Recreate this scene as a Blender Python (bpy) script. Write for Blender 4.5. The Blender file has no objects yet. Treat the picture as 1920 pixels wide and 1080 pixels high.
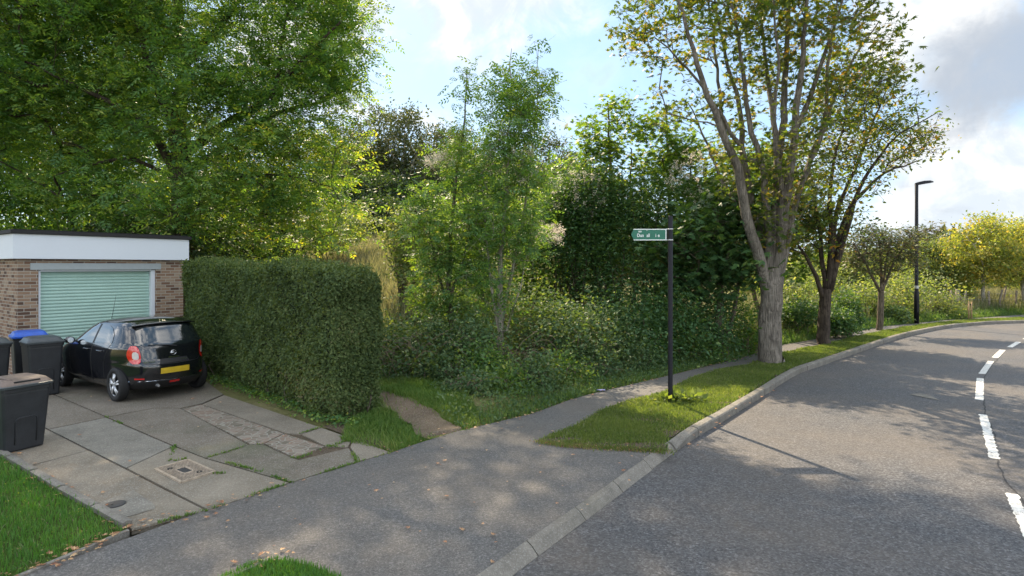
import bpy, bmesh, math, random
import numpy as np
from mathutils import Vector, Matrix
from mathutils.bvhtree import BVHTree
C = bpy.context
S = C.scene
R = math.radians
rng = np.random.default_rng(7)
random.seed(7)
F = 1080.0            # focal length in photo pixels, horizon at row 500, eye 2.5 m up

# ------------------------------------------------------------------ camera, sky, sun, exposure
cam_d = bpy.data.cameras.new('camera'); cam = bpy.data.objects.new('camera', cam_d); S.collection.objects.link(cam)
cam.location = (0, 0, 2.5); cam.rotation_euler = (R(90), 0, 0)
cam_d.sensor_width = 36; cam_d.lens = 36*F/1920; cam_d.shift_y = -40/1920
cam_d.clip_start = 0.05; cam_d.clip_end = 2000
S.camera = cam
SUN_AZ, SUN_EL = R(-20), R(43)      # azimuth from +Y, towards -X
w = bpy.data.worlds.new('World'); S.world = w; w.use_nodes = True
S.view_settings.view_transform = 'Standard'; S.view_settings.look = 'None'
S.view_settings.gamma = 1; S.view_settings.use_curve_mapping = False
S.view_settings.exposure = 1.80

def world():
    nt = w.node_tree; N = nt.nodes; L = nt.links; N.clear()
    def nd(t, **k):
        n = N.new(t)
        for a, b in k.items(): setattr(n, a, b)
        return n
    def mth(op, a, b=None, c=None):
        n = nd('ShaderNodeMath', operation=op)
        for i, x in enumerate((a, b, c)):
            if x is None: continue
            if isinstance(x, (int, float)): n.inputs[i].default_value = x
            else: L.new(x, n.inputs[i])
        return n.outputs[0]
    out = nd('ShaderNodeOutputWorld'); bg = nd('ShaderNodeBackground'); bg.inputs[1].default_value = 0.15
    sky = nd('ShaderNodeTexSky', sky_type='NISHITA', sun_disc=False)
    sky.sun_elevation = SUN_EL; sky.sun_rotation = SUN_AZ; sky.air_density = 1.0; sky.dust_density = 0.6; sky.ozone_density = 1.5
    tc = nd('ShaderNodeTexCoord'); sp = nd('ShaderNodeSeparateXYZ'); L.new(tc.outputs['Generated'], sp.inputs[0])
    x, y, z = sp.outputs
    az = mth('ARCTAN2', x, y); el = mth('ARCSINE', z)
    # noise on a plane of clouds overhead
    zz = mth('ADD', mth('MAXIMUM', z, 0.0), 0.16)
    cx = mth('DIVIDE', x, zz); cy = mth('DIVIDE', y, zz)
    cb = nd('ShaderNodeCombineXYZ'); L.new(cx, cb.inputs[0]); L.new(cy, cb.inputs[1])
    def noise(vec, sc, det, rough, off, dist=0.0):
        m = nd('ShaderNodeMapping'); m.inputs['Location'].default_value = off; L.new(vec, m.inputs[0])
        n = nd('ShaderNodeTexNoise'); n.inputs['Scale'].default_value = sc; n.inputs['Detail'].default_value = det
        n.inputs['Roughness'].default_value = rough; n.inputs['Distortion'].default_value = dist; L.new(m.outputs[0], n.inputs[0])
        return n.outputs[0]
    n1 = noise(cb.outputs[0], 1.3, 8, 0.58, (3.1, 7.7, 0), 0.35)
    n2 = noise(tc.outputs['Generated'], 7.0, 8, 0.62, (1.5, 2.2, 9.1), 0.4)
    nn = mth('ADD', mth('MULTIPLY', n1, 0.45), mth('MULTIPLY', n2, 0.55))
    def blob(a, e, ra, re, amp):
        dx = mth('DIVIDE', mth('SUBTRACT', az, a), ra); dy = mth('DIVIDE', mth('SUBTRACT', el, e), re)
        d = mth('SQRT', mth('ADD', mth('MULTIPLY', dx, dx), mth('MULTIPLY', dy, dy)))
        return mth('MULTIPLY', mth('MAXIMUM', mth('SUBTRACT', 1.0, d), -0.0), amp)
    def total(bl):
        t = None
        for b in bl:
            v = blob(*b); t = v if t is None else mth('ADD', t, v)
        return t
    A = lambda u: math.atan2(u-960, F)
    E = lambda u, v: math.atan2(500-v, math.hypot(F, u-960))
    def B(u, v, ru, rv, amp): return (A(u), E(u, v), ru/F*math.cos(A(u))**2, rv/F, amp)
    white = total([B(850, -60, 420, 190, .75), B(1290, -40, 240, 120, .15), B(1760, 30, 230, 170, .8), B(1850, 330, 260, 130, .85), B(1640, 420, 170, 75, .4),
                   B(780, 225, 140, 45, .28), B(1560, 290, 220, 110, .3), B(560, 100, 200, 300, .5), B(1900, 420, 240, 100, .8), B(1080,230,120,40,.2)])
    grey = total([B(1830, 150, 240, 120, 1.0), B(1900, 60, 160, 90, .5), B(1700, 350, 120, 26, .5), B(1770, 395, 110, 18, .3)])
    nc = mth('MULTIPLY', mth('SUBTRACT', nn, 0.5), 1.5)
    def sstep(v, a, b):
        m = nd('ShaderNodeMapRange', interpolation_type='SMOOTHSTEP'); L.new(v, m.inputs[0])
        m.inputs[1].default_value = a; m.inputs[2].default_value = b; return m.outputs[0]
    cw = sstep(mth('ADD', white, nc), 0.10, 0.46)
    # scattered clouds added to the rest of the sky, densest out of view
    cr = mth('MULTIPLY', sstep(nn, 0.45, 0.62), mth('SUBTRACT', 0.92, mth('MULTIPLY', mth('MULTIPLY', sstep(y, 0.05, 0.45), sstep(z, 0.75, 0.5)), 0.75)))
    cw = mth('MAXIMUM', cw, cr)
    cg = sstep(mth('ADD', grey, mth('MULTIPLY', nc, 2.0)), 0.15, 0.85)
    skc = nd('ShaderNodeMix', data_type='RGBA', blend_type='MULTIPLY'); skc.inputs[0].default_value = 1
    L.new(sky.outputs[0], skc.inputs[6]); skc.inputs[7].default_value = (1.05, 1.0, 0.95, 1)
    pale = nd('ShaderNodeMix', data_type='RGBA'); pale.inputs[0].default_value = 0.82
    L.new(skc.outputs[2], pale.inputs[6]); pale.inputs[7].default_value = (.70, 1.16, 1.72, 1)
    # unseen clouds overhead and behind the viewer are brightened as added warm fill light
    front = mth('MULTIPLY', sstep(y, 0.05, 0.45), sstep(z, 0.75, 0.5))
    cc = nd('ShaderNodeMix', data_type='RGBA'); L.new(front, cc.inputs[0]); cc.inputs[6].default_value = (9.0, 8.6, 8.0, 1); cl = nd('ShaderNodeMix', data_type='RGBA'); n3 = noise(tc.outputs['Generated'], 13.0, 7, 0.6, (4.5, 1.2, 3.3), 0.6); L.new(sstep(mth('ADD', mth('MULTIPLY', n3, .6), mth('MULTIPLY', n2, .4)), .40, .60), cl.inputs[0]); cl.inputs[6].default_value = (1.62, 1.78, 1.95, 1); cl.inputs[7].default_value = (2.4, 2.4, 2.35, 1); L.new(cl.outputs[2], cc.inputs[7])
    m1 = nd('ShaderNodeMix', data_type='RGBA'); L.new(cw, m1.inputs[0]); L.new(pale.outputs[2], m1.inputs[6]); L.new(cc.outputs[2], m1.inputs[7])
    m2 = nd('ShaderNodeMix', data_type='RGBA'); L.new(mth('MULTIPLY', cg, .85), m2.inputs[0]); L.new(m1.outputs[2], m2.inputs[6]); m2.inputs[7].default_value = (1.0, 1.12, 1.30, 1)
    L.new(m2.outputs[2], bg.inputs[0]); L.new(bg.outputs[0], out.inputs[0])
world()
sl = bpy.data.lights.new('sun', 'SUN'); sl.energy = 3.3; sl.angle = R(0.6); sl.color = (1.0, 0.82, 0.58)
sun = bpy.data.objects.new('sun', sl); S.collection.objects.link(sun)
sdir = Vector((math.sin(SUN_AZ)*math.cos(SUN_EL), math.cos(SUN_AZ)*math.cos(SUN_EL), math.sin(SUN_EL)))
sun.rotation_euler = sdir.to_track_quat('Z', 'Y').to_euler(); sun.location = (0, 0, 30)

# ------------------------------------------------------------------ helpers
def g(u, v, z=0.0):
    Y = (2.5-z)*F/(v-500.0); return np.array([(u-960)*Y/F, Y, z])
def at(u, v, Y): return np.array([(u-960)*Y/F, Y, 2.5+(500-v)*Y/F])
def tag(o, label=None, cat=None, group=None, kind=None):
    if label: o['label'] = label
    if cat: o['category'] = cat
    if group: o['group'] = group
    if kind: o['kind'] = kind
    return o
def empty(name, loc=(0, 0, 0), rz=0):
    o = bpy.data.objects.new(name, None); S.collection.objects.link(o); o.location = loc; o.rotation_euler.z = rz; o.empty_display_size = .2
    return o
def link(name, me, mat, parent=None):
    o = bpy.data.objects.new(name, me); S.collection.objects.link(o)
    if mat is not None:
        for m in (mat if isinstance(mat, (list, tuple)) else [mat]): me.materials.append(m)
    if parent: o.parent = parent
    return o
def np_mesh(name, V, faces, smooth=False, attrs=None):
    """faces: (M,k) int array, or list of such arrays"""
    if not isinstance(faces, list): faces = [faces]
    faces = [f for f in faces if len(f)]
    me = bpy.data.meshes.new(name)
    V = np.asarray(V, dtype=np.float32)
    me.vertices.add(len(V)); me.vertices.foreach_set('co', V.ravel())
    nl = sum(f.size for f in faces); nf = sum(len(f) for f in faces)
    me.loops.add(nl); me.polygons.add(nf)
    me.loops.foreach_set('vertex_index', np.concatenate([np.asarray(f).ravel() for f in faces]).astype(np.int32))
    tot = np.concatenate([np.full(len(f), f.shape[1]) for f in faces]).astype(np.int32)
    st = np.concatenate([[0], np.cumsum(tot)[:-1]]).astype(np.int32)
    me.polygons.foreach_set('loop_start', st); me.polygons.foreach_set('loop_total', tot)
    me.polygons.foreach_set('use_smooth', np.full(nf, bool(smooth)))
    for k, a in (attrs or {}).items():
        at_ = me.attributes.new(k, 'FLOAT', 'FACE'); at_.data.foreach_set('value', np.asarray(a, dtype=np.float32))
    me.update(calc_edges=True)
    return me
class MB:
    """collects boxes, tubes and lathes into one mesh"""
    def __init__(s): s.V = []; s.Q = []; s.T = []; s.n = 0
    def add(s, V, Q=None, T=None):
        V = np.asarray(V, float)
        if Q is not None and len(Q): s.Q.append(np.asarray(Q)+s.n)
        if T is not None and len(T): s.T.append(np.asarray(T)+s.n)
        s.V.append(V); s.n += len(V)
    def tube(s, P, r, k=6, cap=True):
        P = np.asarray(P, float); n = len(P); r = np.broadcast_to(np.asarray(r, float), (n,))
        T = np.gradient(P, axis=0); T /= np.linalg.norm(T, axis=1, keepdims=True)+1e-9
        ref = np.array([1, 0, 0.]) if abs(T[:, 2]).mean() > .7 else np.array([0, 0, 1.])
        a = np.cross(T, ref); a /= np.linalg.norm(a, axis=1, keepdims=True)+1e-9; b = np.cross(T, a)
        th = np.arange(k)*2*math.pi/k
        ring = P[:, None]+r[:, None, None]*(np.cos(th)[None, :, None]*a[:, None]+np.sin(th)[None, :, None]*b[:, None])
        i = np.arange(n-1)[:, None]; j = np.arange(k)[None]
        q = np.stack([i*k+j, i*k+(j+1) % k, (i+1)*k+(j+1) % k, (i+1)*k+j], -1).reshape(-1, 4)
        V = ring.reshape(-1, 3); t = []
        if cap:
            V = np.vstack([V, P[0], P[-1]]); a0 = n*k
            for jj in range(k): t += [[a0, (jj+1) % k, jj], [a0+1, (n-1)*k+jj, (n-1)*k+(jj+1) % k]]
        s.add(V, q, np.array(t) if t else None)
    def box(s, c, d, M=None):
        c = np.asarray(c, float); d = np.asarray(d, float)/2
        V = np.array([[x, y, z] for z in (-1, 1) for y in (-1, 1) for x in (-1, 1)])*d
        if M is not None: V = V@np.asarray(M).T
        s.add(V+c, [[0, 2, 3, 1], [4, 5, 7, 6], [0, 1, 5, 4], [2, 6, 7, 3], [0, 4, 6, 2], [1, 3, 7, 5]])
    def hexa(s, V): s.add(V, [[0, 2, 3, 1], [4, 5, 7, 6], [0, 1, 5, 4], [2, 6, 7, 3], [0, 4, 6, 2], [1, 3, 7, 5]])
    def loft(s, rings, cap=True):
        n = len(rings); k = len(rings[0]); V = np.asarray(rings, float).reshape(-1, 3)
        i = np.arange(n-1)[:, None]; j = np.arange(k)[None]
        q = np.stack([i*k+j, i*k+(j+1) % k, (i+1)*k+(j+1) % k, (i+1)*k+j], -1).reshape(-1, 4)
        t = []
        if cap:
            V = np.vstack([V, np.mean(rings[0], axis=0), np.mean(rings[-1], axis=0)]); a0 = n*k
            for jj in range(k): t += [[a0, (jj+1) % k, jj], [a0+1, (n-1)*k+jj, (n-1)*k+(jj+1) % k]]
        s.add(V, q, np.array(t) if t else None)
    def lathe(s, prof, k=20, axis='z', c=(0, 0, 0), cap=True):
        th = np.arange(k)*2*math.pi/k; rings = []
        for r, h in prof:
            x, y = r*np.cos(th), r*np.sin(th); z = np.full(k, h)
            rings.append(np.stack([x, y, z] if axis == 'z' else [x, z, y] if axis == 'y' else [z, x, y], -1)+np.asarray(c))
        s.loft(rings, cap)
    def build(s, name, mat, parent=None, smooth=False, bevel=0):
        fs = []
        if s.Q: fs.append(np.vstack(s.Q))
        if s.T: fs.append(np.vstack(s.T))
        me = np_mesh(name, np.vstack(s.V), fs, smooth)
        if bevel:
            bm = bmesh.new(); bm.from_mesh(me)
            bmesh.ops.bevel(bm, geom=[e for e in bm.edges if e.is_manifold and e.calc_face_angle(0) > .6], offset=bevel, segments=2, affect='EDGES', clamp_overlap=True)
            bm.to_mesh(me); bm.free()
        return link(name, me, mat, parent)
def catmull(P, step=.5):
    P = np.asarray(P, float); Q = np.vstack([2*P[0]-P[1], P, 2*P[-1]-P[-2]]); out = []
    for i in range(1, len(Q)-2):
        n = max(2, int(np.linalg.norm(Q[i+1]-Q[i])/step)); t = np.linspace(0, 1, n, endpoint=False)[:, None]
        a, b, c, d = Q[i-1], Q[i], Q[i+1], Q[i+2]
        out.append(.5*((2*b)+(-a+c)*t+(2*a-5*b+4*c-d)*t**2+(-a+3*b-3*c+d)*t**3))
    out.append(P[-1:]); return np.vstack(out)
def resample(P, step):
    P = np.asarray(P, float); L = np.concatenate([[0], np.cumsum(np.linalg.norm(np.diff(P, axis=0), axis=1))])
    s = np.arange(0, L[-1], step); return np.stack([np.interp(s, L, P[:, i]) for i in range(P.shape[1])], -1)
def normals2(P):
    T = np.gradient(P[:, :2], axis=0); T /= np.linalg.norm(T, axis=1, keepdims=True); return T, np.stack([T[:, 1], -T[:, 0]], -1)  # right-hand normal
def inpoly(P, poly):
    x, y = P[:, 0], P[:, 1]; c = np.zeros(len(P), bool); n = len(poly)
    for i in range(n):
        x0, y0 = poly[i][:2]; x1, y1 = poly[(i+1) % n][:2]
        m = ((y0 > y) != (y1 > y)) & (x < (x1-x0)*(y-y0)/((y1-y0) if y1 != y0 else 1e-9)+x0); c ^= m
    return c
def poly_mesh(name, pts, z, mat, parent=None, thick=0, sub=None):
    bm = bmesh.new(); vs = [bm.verts.new((p[0], p[1], z)) for p in pts]; f = bm.faces.new(vs)
    if f.normal.z < 0 or (f.normal_update() or f.normal.z < 0): f.normal_flip()
    if thick:
        r = bmesh.ops.extrude_face_region(bm, geom=[f]); vv = [e for e in r['geom'] if isinstance(e, bmesh.types.BMVert)]
        bmesh.ops.translate(bm, verts=vv, vec=(0, 0, -thick)); bmesh.ops.recalc_face_normals(bm, faces=bm.faces)
    bmesh.ops.triangulate(bm, faces=bm.faces)
    me = bpy.data.meshes.new(name); bm.to_mesh(me); bm.free(); return link(name, me, mat, parent)

# ------------------------------------------------------------------ materials
class NT:
    def __init__(s, name):
        s.m = bpy.data.materials.new(name); s.m.use_nodes = True; s.t = s.m.node_tree; s.t.nodes.clear()
        s.out = s.n('ShaderNodeOutputMaterial')
    def n(s, t, **k):
        n = s.t.nodes.new(t)
        for a, b in k.items(): setattr(n, a, b)
        return n
    def l(s, a, b): s.t.links.new(a, b)
    def set(s, sock, v):
        if isinstance(v, (int, float)): sock.default_value = v
        elif isinstance(v, tuple): sock.default_value = (*v, 1) if len(v) == 3 and sock.type == 'RGBA' else v
        else: s.l(v, sock)
    def coord(s, which='Object'): return s.n('ShaderNodeTexCoord').outputs[which]
    def noise(s, sc, det=4, rough=.55, vec=None, scale3=None):
        v = vec or s.coord()
        if scale3: m = s.n('ShaderNodeMapping'); m.inputs['Scale'].default_value = scale3; s.l(v, m.inputs[0]); v = m.outputs[0]
        n = s.n('ShaderNodeTexNoise'); n.inputs['Scale'].default_value = sc; n.inputs['Detail'].default_value = det; n.inputs['Roughness'].default_value = rough
        s.l(v, n.inputs[0]); return n.outputs[0]
    def ramp(s, fac, stops):
        r = s.n('ShaderNodeValToRGB'); e = r.color_ramp.elements
        while len(e) < len(stops): e.new(.5)
        for q, (p, c) in zip(e, stops): q.position = p; q.color = (*c, 1) if len(c) == 3 else c
        s.l(fac, r.inputs[0]); return r.outputs[0]
    def mix(s, f, a, b, mode='MIX'):
        m = s.n('ShaderNodeMix', data_type='RGBA', blend_type=mode); s.set(m.inputs[0], f); s.set(m.inputs[6], a); s.set(m.inputs[7], b); return m.outputs[2]
    def math(s, op, a, b=0.0):
        m = s.n('ShaderNodeMath', operation=op); s.set(m.inputs[0], a); s.set(m.inputs[1], b); return m.outputs[0]
    def mr(s, v, a, b, c=0., d=1.):
        m = s.n('ShaderNodeMapRange'); s.l(v, m.inputs[0])
        for i, x in enumerate((a, b, c, d)): m.inputs[i+1].default_value = x
        return m.outputs[0]
    def bump(s, h, st=.3, dist=.01):
        b = s.n('ShaderNodeBump'); b.inputs['Strength'].default_value = st; b.inputs['Distance'].default_value = dist; s.l(h, b.inputs['Height']); return b.outputs[0]
    def pr(s, col, rough=.7, metal=0., spec=.5, normal=None, coat=0., **k):
        p = s.n('ShaderNodeBsdfPrincipled'); s.set(p.inputs['Base Color'], col); s.set(p.inputs['Roughness'], rough); p.inputs['Metallic'].default_value = metal
        p.inputs['Specular IOR Level'].default_value = spec; p.inputs['Coat Weight'].default_value = coat; p.inputs['Coat Roughness'].default_value = .03
        if normal is not None: s.l(normal, p.inputs['Normal'])
        s.l(p.outputs[0], s.out.inputs[0]); return p
def plain(name, col, rough=.6, metal=0., spec=.5, coat=0., var=.12, sc=9.):
    t = NT(name); n = t.noise(sc, 5, .6); n2 = t.noise(sc*11, 2)
    f = t.math('ADD', t.mr(n, .3, .7, -var, var), t.mr(n2, .3, .7, -var*.4, var*.4))
    c = t.mix(1., col, t.ramp(t.math('ADD', f, .5), [(0, (.5,)*3), (1, (1.5,)*3)]), 'MULTIPLY')
    t.pr(c, rough, metal, spec, t.bump(n2, .08, .004), coat); return t.m
def leafmat(name, stops, trans=.42, tcol=(2.25, 1.95, .45), rough=.5, spec=.35, gain=1.8, desat=.14):
    st = []
    for p_, c_ in stops:
        lum = .3*c_[0]+.6*c_[1]+.1*c_[2]; st.append((p_, tuple((x*(1-desat)+lum*desat)*gain for x in c_)))
    stops = st; trans = min(.6, trans+.06)
    t = NT(name); a = t.n('ShaderNodeAttribute', attribute_name='rnd').outputs['Fac']; b = t.n('ShaderNodeAttribute', attribute_name='clump').outputs['Fac']
    f = t.math('ADD', t.math('MULTIPLY', a, .5), t.math('MULTIPLY', b, .5))
    c = t.ramp(f, stops)
    p = t.pr(c, rough, spec=spec)
    tr = t.n('ShaderNodeBsdfTranslucent'); t.set(tr.inputs[0], t.mix(1., c, tcol, 'MULTIPLY'))
    m = t.n('ShaderNodeMixShader'); m.inputs[0].default_value = trans; t.l(p.outputs[0], m.inputs[1]); t.l(tr.outputs[0], m.inputs[2]); t.l(m.outputs[0], t.out.inputs[0])
    return t.m
def bark(name, c0, c1, sc=1.):
    t = NT(name); n = t.noise(9*sc, 8, .65, scale3=(1.6, 1.6, .35)); n2 = t.noise(2.2*sc, 4, .6); v = t.n('ShaderNodeTexVoronoi', feature='DISTANCE_TO_EDGE'); v.inputs['Scale'].default_value = 13*sc
    m = t.n('ShaderNodeMapping'); m.inputs['Scale'].default_value = (1.6, 1.6, .13); t.l(t.coord(), m.inputs[0]); t.l(m.outputs[0], v.inputs[0])
    f = t.math('ADD', n, t.mr(n2, .3, .7, -.15, .15)); c = t.ramp(f, [(.25, c0), (.75, c1)])
    c = t.mix(t.mr(v.outputs[0], 0, .10, .5, 0), c, tuple(x*.4 for x in c0)); c = t.mix(t.mr(t.noise(5*sc, 6, .7), .52, .66, 0, .45), c, tuple(min(1, x*1.35) for x in c1))
    t.pr(c, .9, spec=.2, normal=t.bump(t.math('ADD', n, t.mr(v.outputs[0], 0, .1, 0, .5)), .9, .03)); return t.m
def asphalt(name, dark, light, warm, coarse=1.):
    t = NT(name); v = t.n('ShaderNodeTexVoronoi'); v.inputs['Scale'].default_value = 75/coarse; t.l(t.coord(), v.inputs[0])
    fine = t.noise(130/coarse, 3, .7); mid = t.noise(26, 4, .6); big = t.noise(.55, 5, .6); big2 = t.noise(.12, 3)
    sep = t.n('ShaderNodeSeparateColor'); t.l(v.outputs['Color'], sep.inputs[0])
    f = t.math('ADD', t.math('MULTIPLY', sep.outputs[0], .42), t.math('ADD', t.math('MULTIPLY', fine, .6), t.mr(mid, .3, .7, -.12, .12)))
    c = t.ramp(f, [(.22, dark), (.62, light), (.92, tuple(min(1, x*2.3) for x in light))])
    c = t.mix(t.mr(big, .35, .7, 0, .6), c, t.mix(.7, c, warm)); c = t.mix(t.mr(t.noise(2.4, 7, .7), .50, .74, 0, .42), c, t.mix(1., c, (.62, .62, .64), 'MULTIPLY')); c = t.mix(t.mr(big2, .4, .65, 0, .35), c, t.mix(1., c, (.72, .74, .78), 'MULTIPLY'))
    t.pr(c, t.mr(fine, .3, .7, .62, .85), spec=.32, normal=t.bump(t.math('ADD', sep.outputs[1], fine), .55, .006)); return t.m
def concrete(name, a, b, moss=(.07, .09, .04), sc=1., speck=.5):
    t = NT(name); n = t.noise(1.3*sc, 8, .65); f = t.noise(60, 4, .75); v = t.n('ShaderNodeTexVoronoi'); v.inputs['Scale'].default_value = 95; t.l(t.coord(), v.inputs[0])
    st = t.noise(.45, 5, .6)
    c = t.ramp(n, [(.28, a), (.7, b)]); sp = t.n('ShaderNodeSeparateColor'); t.l(v.outputs['Color'], sp.inputs[0])
    c = t.mix(t.mr(sp.outputs[0], .7, 1., 0, speck), c, (.42, .40, .36)); c = t.mix(t.mr(f, .5, .8, 0, .5), c, tuple(x*.35 for x in a))
    c = t.mix(t.mr(st, .5, .72, 0, .5), c, moss)
    t.pr(c, .85, spec=.25, normal=t.bump(t.math('ADD', f, sp.outputs[1]), .5, .006)); return t.m
M = {}
M['road'] = asphalt('road asphalt', (.028, .030, .036), (.100, .100, .104), (.15, .122, .095), 1.3)
M['pave'] = asphalt('footway asphalt', (.055, .055, .058), (.135, .130, .126), (.16, .13, .10), .8)
M['kerb'] = concrete('kerb concrete', (.12, .11, .095), (.235, .215, .185), (.09, .085, .06), 3., speck=.35)
M['slab'] = concrete('aged concrete slab', (.15, .127, .098), (.265, .226, .176), (.14, .12, .09))
M['slabdark'] = concrete('dark concrete slab', (.115, .097, .076), (.205, .175, .140))
M['slabgrey'] = concrete('grey concrete slab', (.14, .128, .108), (.24, .22, .186), (.125, .118, .095), 2.)
M['soil'] = concrete('soil', (.06, .042, .028), (.12, .085, .055), (.05, .055, .025), 3, .25)
M['dirt'] = concrete('trodden dirt', (.085, .06, .04), (.17, .125, .085), (.10, .08, .045), 1.5, .4)
M['paint'] = None
def paintmat():
    t = NT('worn white road paint'); n = t.noise(14, 6, .7); n2 = t.noise(90, 3, .7)
    c = t.ramp(t.math('ADD', t.math('MULTIPLY', n, .6), t.math('MULTIPLY', n2, .4)), [(.40, (.10, .10, .10)), (.46, (.52, .51, .48)), (.58, (.70, .69, .66)), (.75, (.76, .75, .72))]); t.pr(c, .7, spec=.3, normal=t.bump(n2, .4, .004)); return t.m
M['paint'] = paintmat()
def crazymat():
    t = NT('crazy paving'); m = t.n('ShaderNodeMapping'); m.inputs['Rotation'].default_value = (0, 0, .6); t.l(t.coord(), m.inputs[0])
    v = t.n('ShaderNodeTexVoronoi', feature='DISTANCE_TO_EDGE'); v.inputs['Scale'].default_value = 8.5; v.inputs['Randomness'].default_value = 1.; t.l(m.outputs[0], v.inputs[0])
    vc = t.n('ShaderNodeTexVoronoi'); vc.inputs['Scale'].default_value = 8.5; t.l(m.outputs[0], vc.inputs[0]); sp = t.n('ShaderNodeSeparateColor'); t.l(vc.outputs['Color'], sp.inputs[0])
    st = t.ramp(sp.outputs[0], [(0, (.14, .12, .09)), (.4, (.20, .165, .13)), (.75, (.24, .17, .13)), (1, (.26, .23, .19))])
    st = t.mix(t.mr(t.noise(40, 4, .7), .4, .7, 0, .5), st, (.11, .09, .07))
    c = t.mix(t.mr(v.outputs[0], .03, .07, 1, 0), st, (.27, .25, .21)); t.pr(c, .85, spec=.2, normal=t.bump(t.mr(v.outputs[0], .02, .06), .4, .01)); return t.m
M['crazy'] = crazymat()
def groundmat():
    t = NT('rough field ground'); n = t.noise(.35, 6, .65); f = t.noise(9, 6, .7)
    c = t.ramp(n, [(.3, (.10, .12, .035)), (.5, (.17, .165, .07)), (.72, (.24, .21, .11))]); c = t.mix(t.mr(f, .35, .7, 0, .6), c, (.09, .085, .03))
    t.pr(c, .95, spec=.1, normal=t.bump(f, .8, .06)); return t.m
M['ground'] = groundmat()
def lawnmat():
    t = NT('turf soil'); n = t.noise(1.8, 6, .6); f = t.noise(22, 5, .7)
    c = t.ramp(n, [(.35, (.045, .085, .015)), (.62, (.06, .10, .02)), (.74, (.11, .085, .05))]); c = t.mix(t.mr(f, .4, .7, 0, .6), c, (.05, .045, .02)); t.pr(c, .95, spec=.1, normal=t.bump(f, .8, .03)); return t.m
M['turf'] = lawnmat()
def brickmat():
    t = NT('brown stock brick'); m = t.n('ShaderNodeMapping'); t.l(t.coord('UV'), m.inputs[0])
    b = t.n('ShaderNodeTexBrick'); b.inputs['Scale'].default_value = 1.; b.inputs['Brick Width'].default_value = .225; b.inputs['Row Height'].default_value = .075
    b.inputs['Mortar Size'].default_value = .008; b.inputs['Mortar Smooth'].default_value = .2; b.inputs['Bias'].default_value = -.1
    b.inputs['Color1'].default_value = (0, 0, 0, 1); b.inputs['Color2'].default_value = (1, 1, 1, 1); b.inputs['Mortar'].default_value = (.5, .5, .5, 1); t.l(m.outputs[0], b.inputs[0])
    c = t.ramp(b.outputs['Color'], [(0, (.09, .052, .038)), (.3, (.21, .12, .08)), (.6, (.30, .20, .135)), (.85, (.34, .26, .19)), (1, (.15, .10, .08))])
    c = t.mix(t.mr(t.noise(30, 5, .7), .35, .75, 0, .4), c, (.18, .12, .09)); c = t.mix(b.outputs['Fac'], c, (.36, .33, .28))
    t.pr(c, .88, spec=.2, normal=t.bump(t.math('ADD', t.math('MULTIPLY', b.outputs['Fac'], -1.), t.math('MULTIPLY', t.noise(60, 3), .3)), .6, .012)); return t.m
M['brick'] = brickmat()
M['white'] = plain('white upvc', (.66, .69, .74), .7, spec=.15, var=.015, sc=1.5)
M['felt'] = plain('black roof felt', (.018, .017, .018), .8)
M['lintel'] = plain('grey painted lintel', (.33, .36, .37), .6, var=.06)
M['mint'] = plain('mint green shutter', (.36, .53, .46), .45, var=.05, sc=2.)
M['binblack'] = plain('dark grey bin plastic', (.022, .024, .028), .38, var=.25, sc=4.)
M['binlid'] = plain('grey bin lid plastic', (.045, .052, .058), .42, var=.2)
M['binbrown'] = plain('faded brown plastic', (.145, .105, .085), .55, var=.2)
M['binblue'] = plain('blue plastic', (.018, .085, .42), .4, var=.15)
M['rubber'] = plain('rubber', (.012, .012, .013), .75)
M['carpaint'] = plain('black car paint', (.0055, .006, .009), .18, spec=.6, coat=1., var=.02, sc=.5)
M['glass'] = plain('dark window glass', (.010, .014, .016), .04, spec=.9, coat=1., var=.02)
M['trimblack'] = plain('black plastic trim', (.012, .012, .013), .5)
M['alloy'] = plain('silver alloy', (.62, .63, .65), .3, .7, var=.08)
M['chrome'] = plain('chrome', (.75, .76, .78), .12, 1., var=.03)
M['redlens'] = plain('red lamp lens', (.55, .008, .008), .12, spec=.7, coat=1., var=.06)
M['clearlens'] = plain('clear lamp lens', (.55, .52, .5), .15, spec=.7, coat=1., var=.1)
M['plate'] = plain('yellow plate', (.62, .42, .03), .4, var=.1)
M['pole'] = plain('black painted steel', (.006, .006, .010), .45, 0., spec=.25, var=.2)
M['silver'] = plain('galvanised band', (.42, .43, .42), .4, .6)
M['signgreen'] = plain('green sign face', (.012, .135, .085), .4, var=.08)
M['signwhite'] = plain('white lettering', (.72, .76, .74), .45, var=.08)
M['iron'] = plain('rusty cast iron', (.36, .29, .22), .7, .2, var=.3, sc=14)
M['irondark'] = plain('dark cast iron', (.050, .048, .050), .6, .3, var=.25, sc=14)
M['post'] = bark('weathered timber', (.16, .13, .10), (.32, .27, .21), 1.5)
M['stake'] = bark('new timber', (.34, .22, .12), (.50, .35, .20), 1.5)
M['can'] = plain('crumpled wrapper', (.30, .28, .45), .3, .4, var=.5, sc=40)
M['bark_grey'] = bark('grey sycamore bark', (.095, .082, .068), (.25, .22, .185))
M['bark_dark'] = bark('dark bark', (.035, .027, .022), (.10, .078, .060))
M['bark_mid'] = bark('brown bark', (.075, .06, .045), (.19, .155, .115))
M['bark_pale'] = bark('pale bark', (.22, .20, .16), (.42, .38, .31))
M['twig'] = plain('dry twigs', (.20, .15, .105), .85, var=.3)
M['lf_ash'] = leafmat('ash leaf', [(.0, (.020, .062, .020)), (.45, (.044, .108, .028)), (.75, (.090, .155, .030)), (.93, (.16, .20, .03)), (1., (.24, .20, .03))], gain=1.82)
M['lf_young'] = leafmat('young ash leaf', [(.0, (.030, .085, .028)), (.5, (.058, .125, .035)), (.85, (.10, .16, .03)), (1., (.18, .19, .03))])
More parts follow.
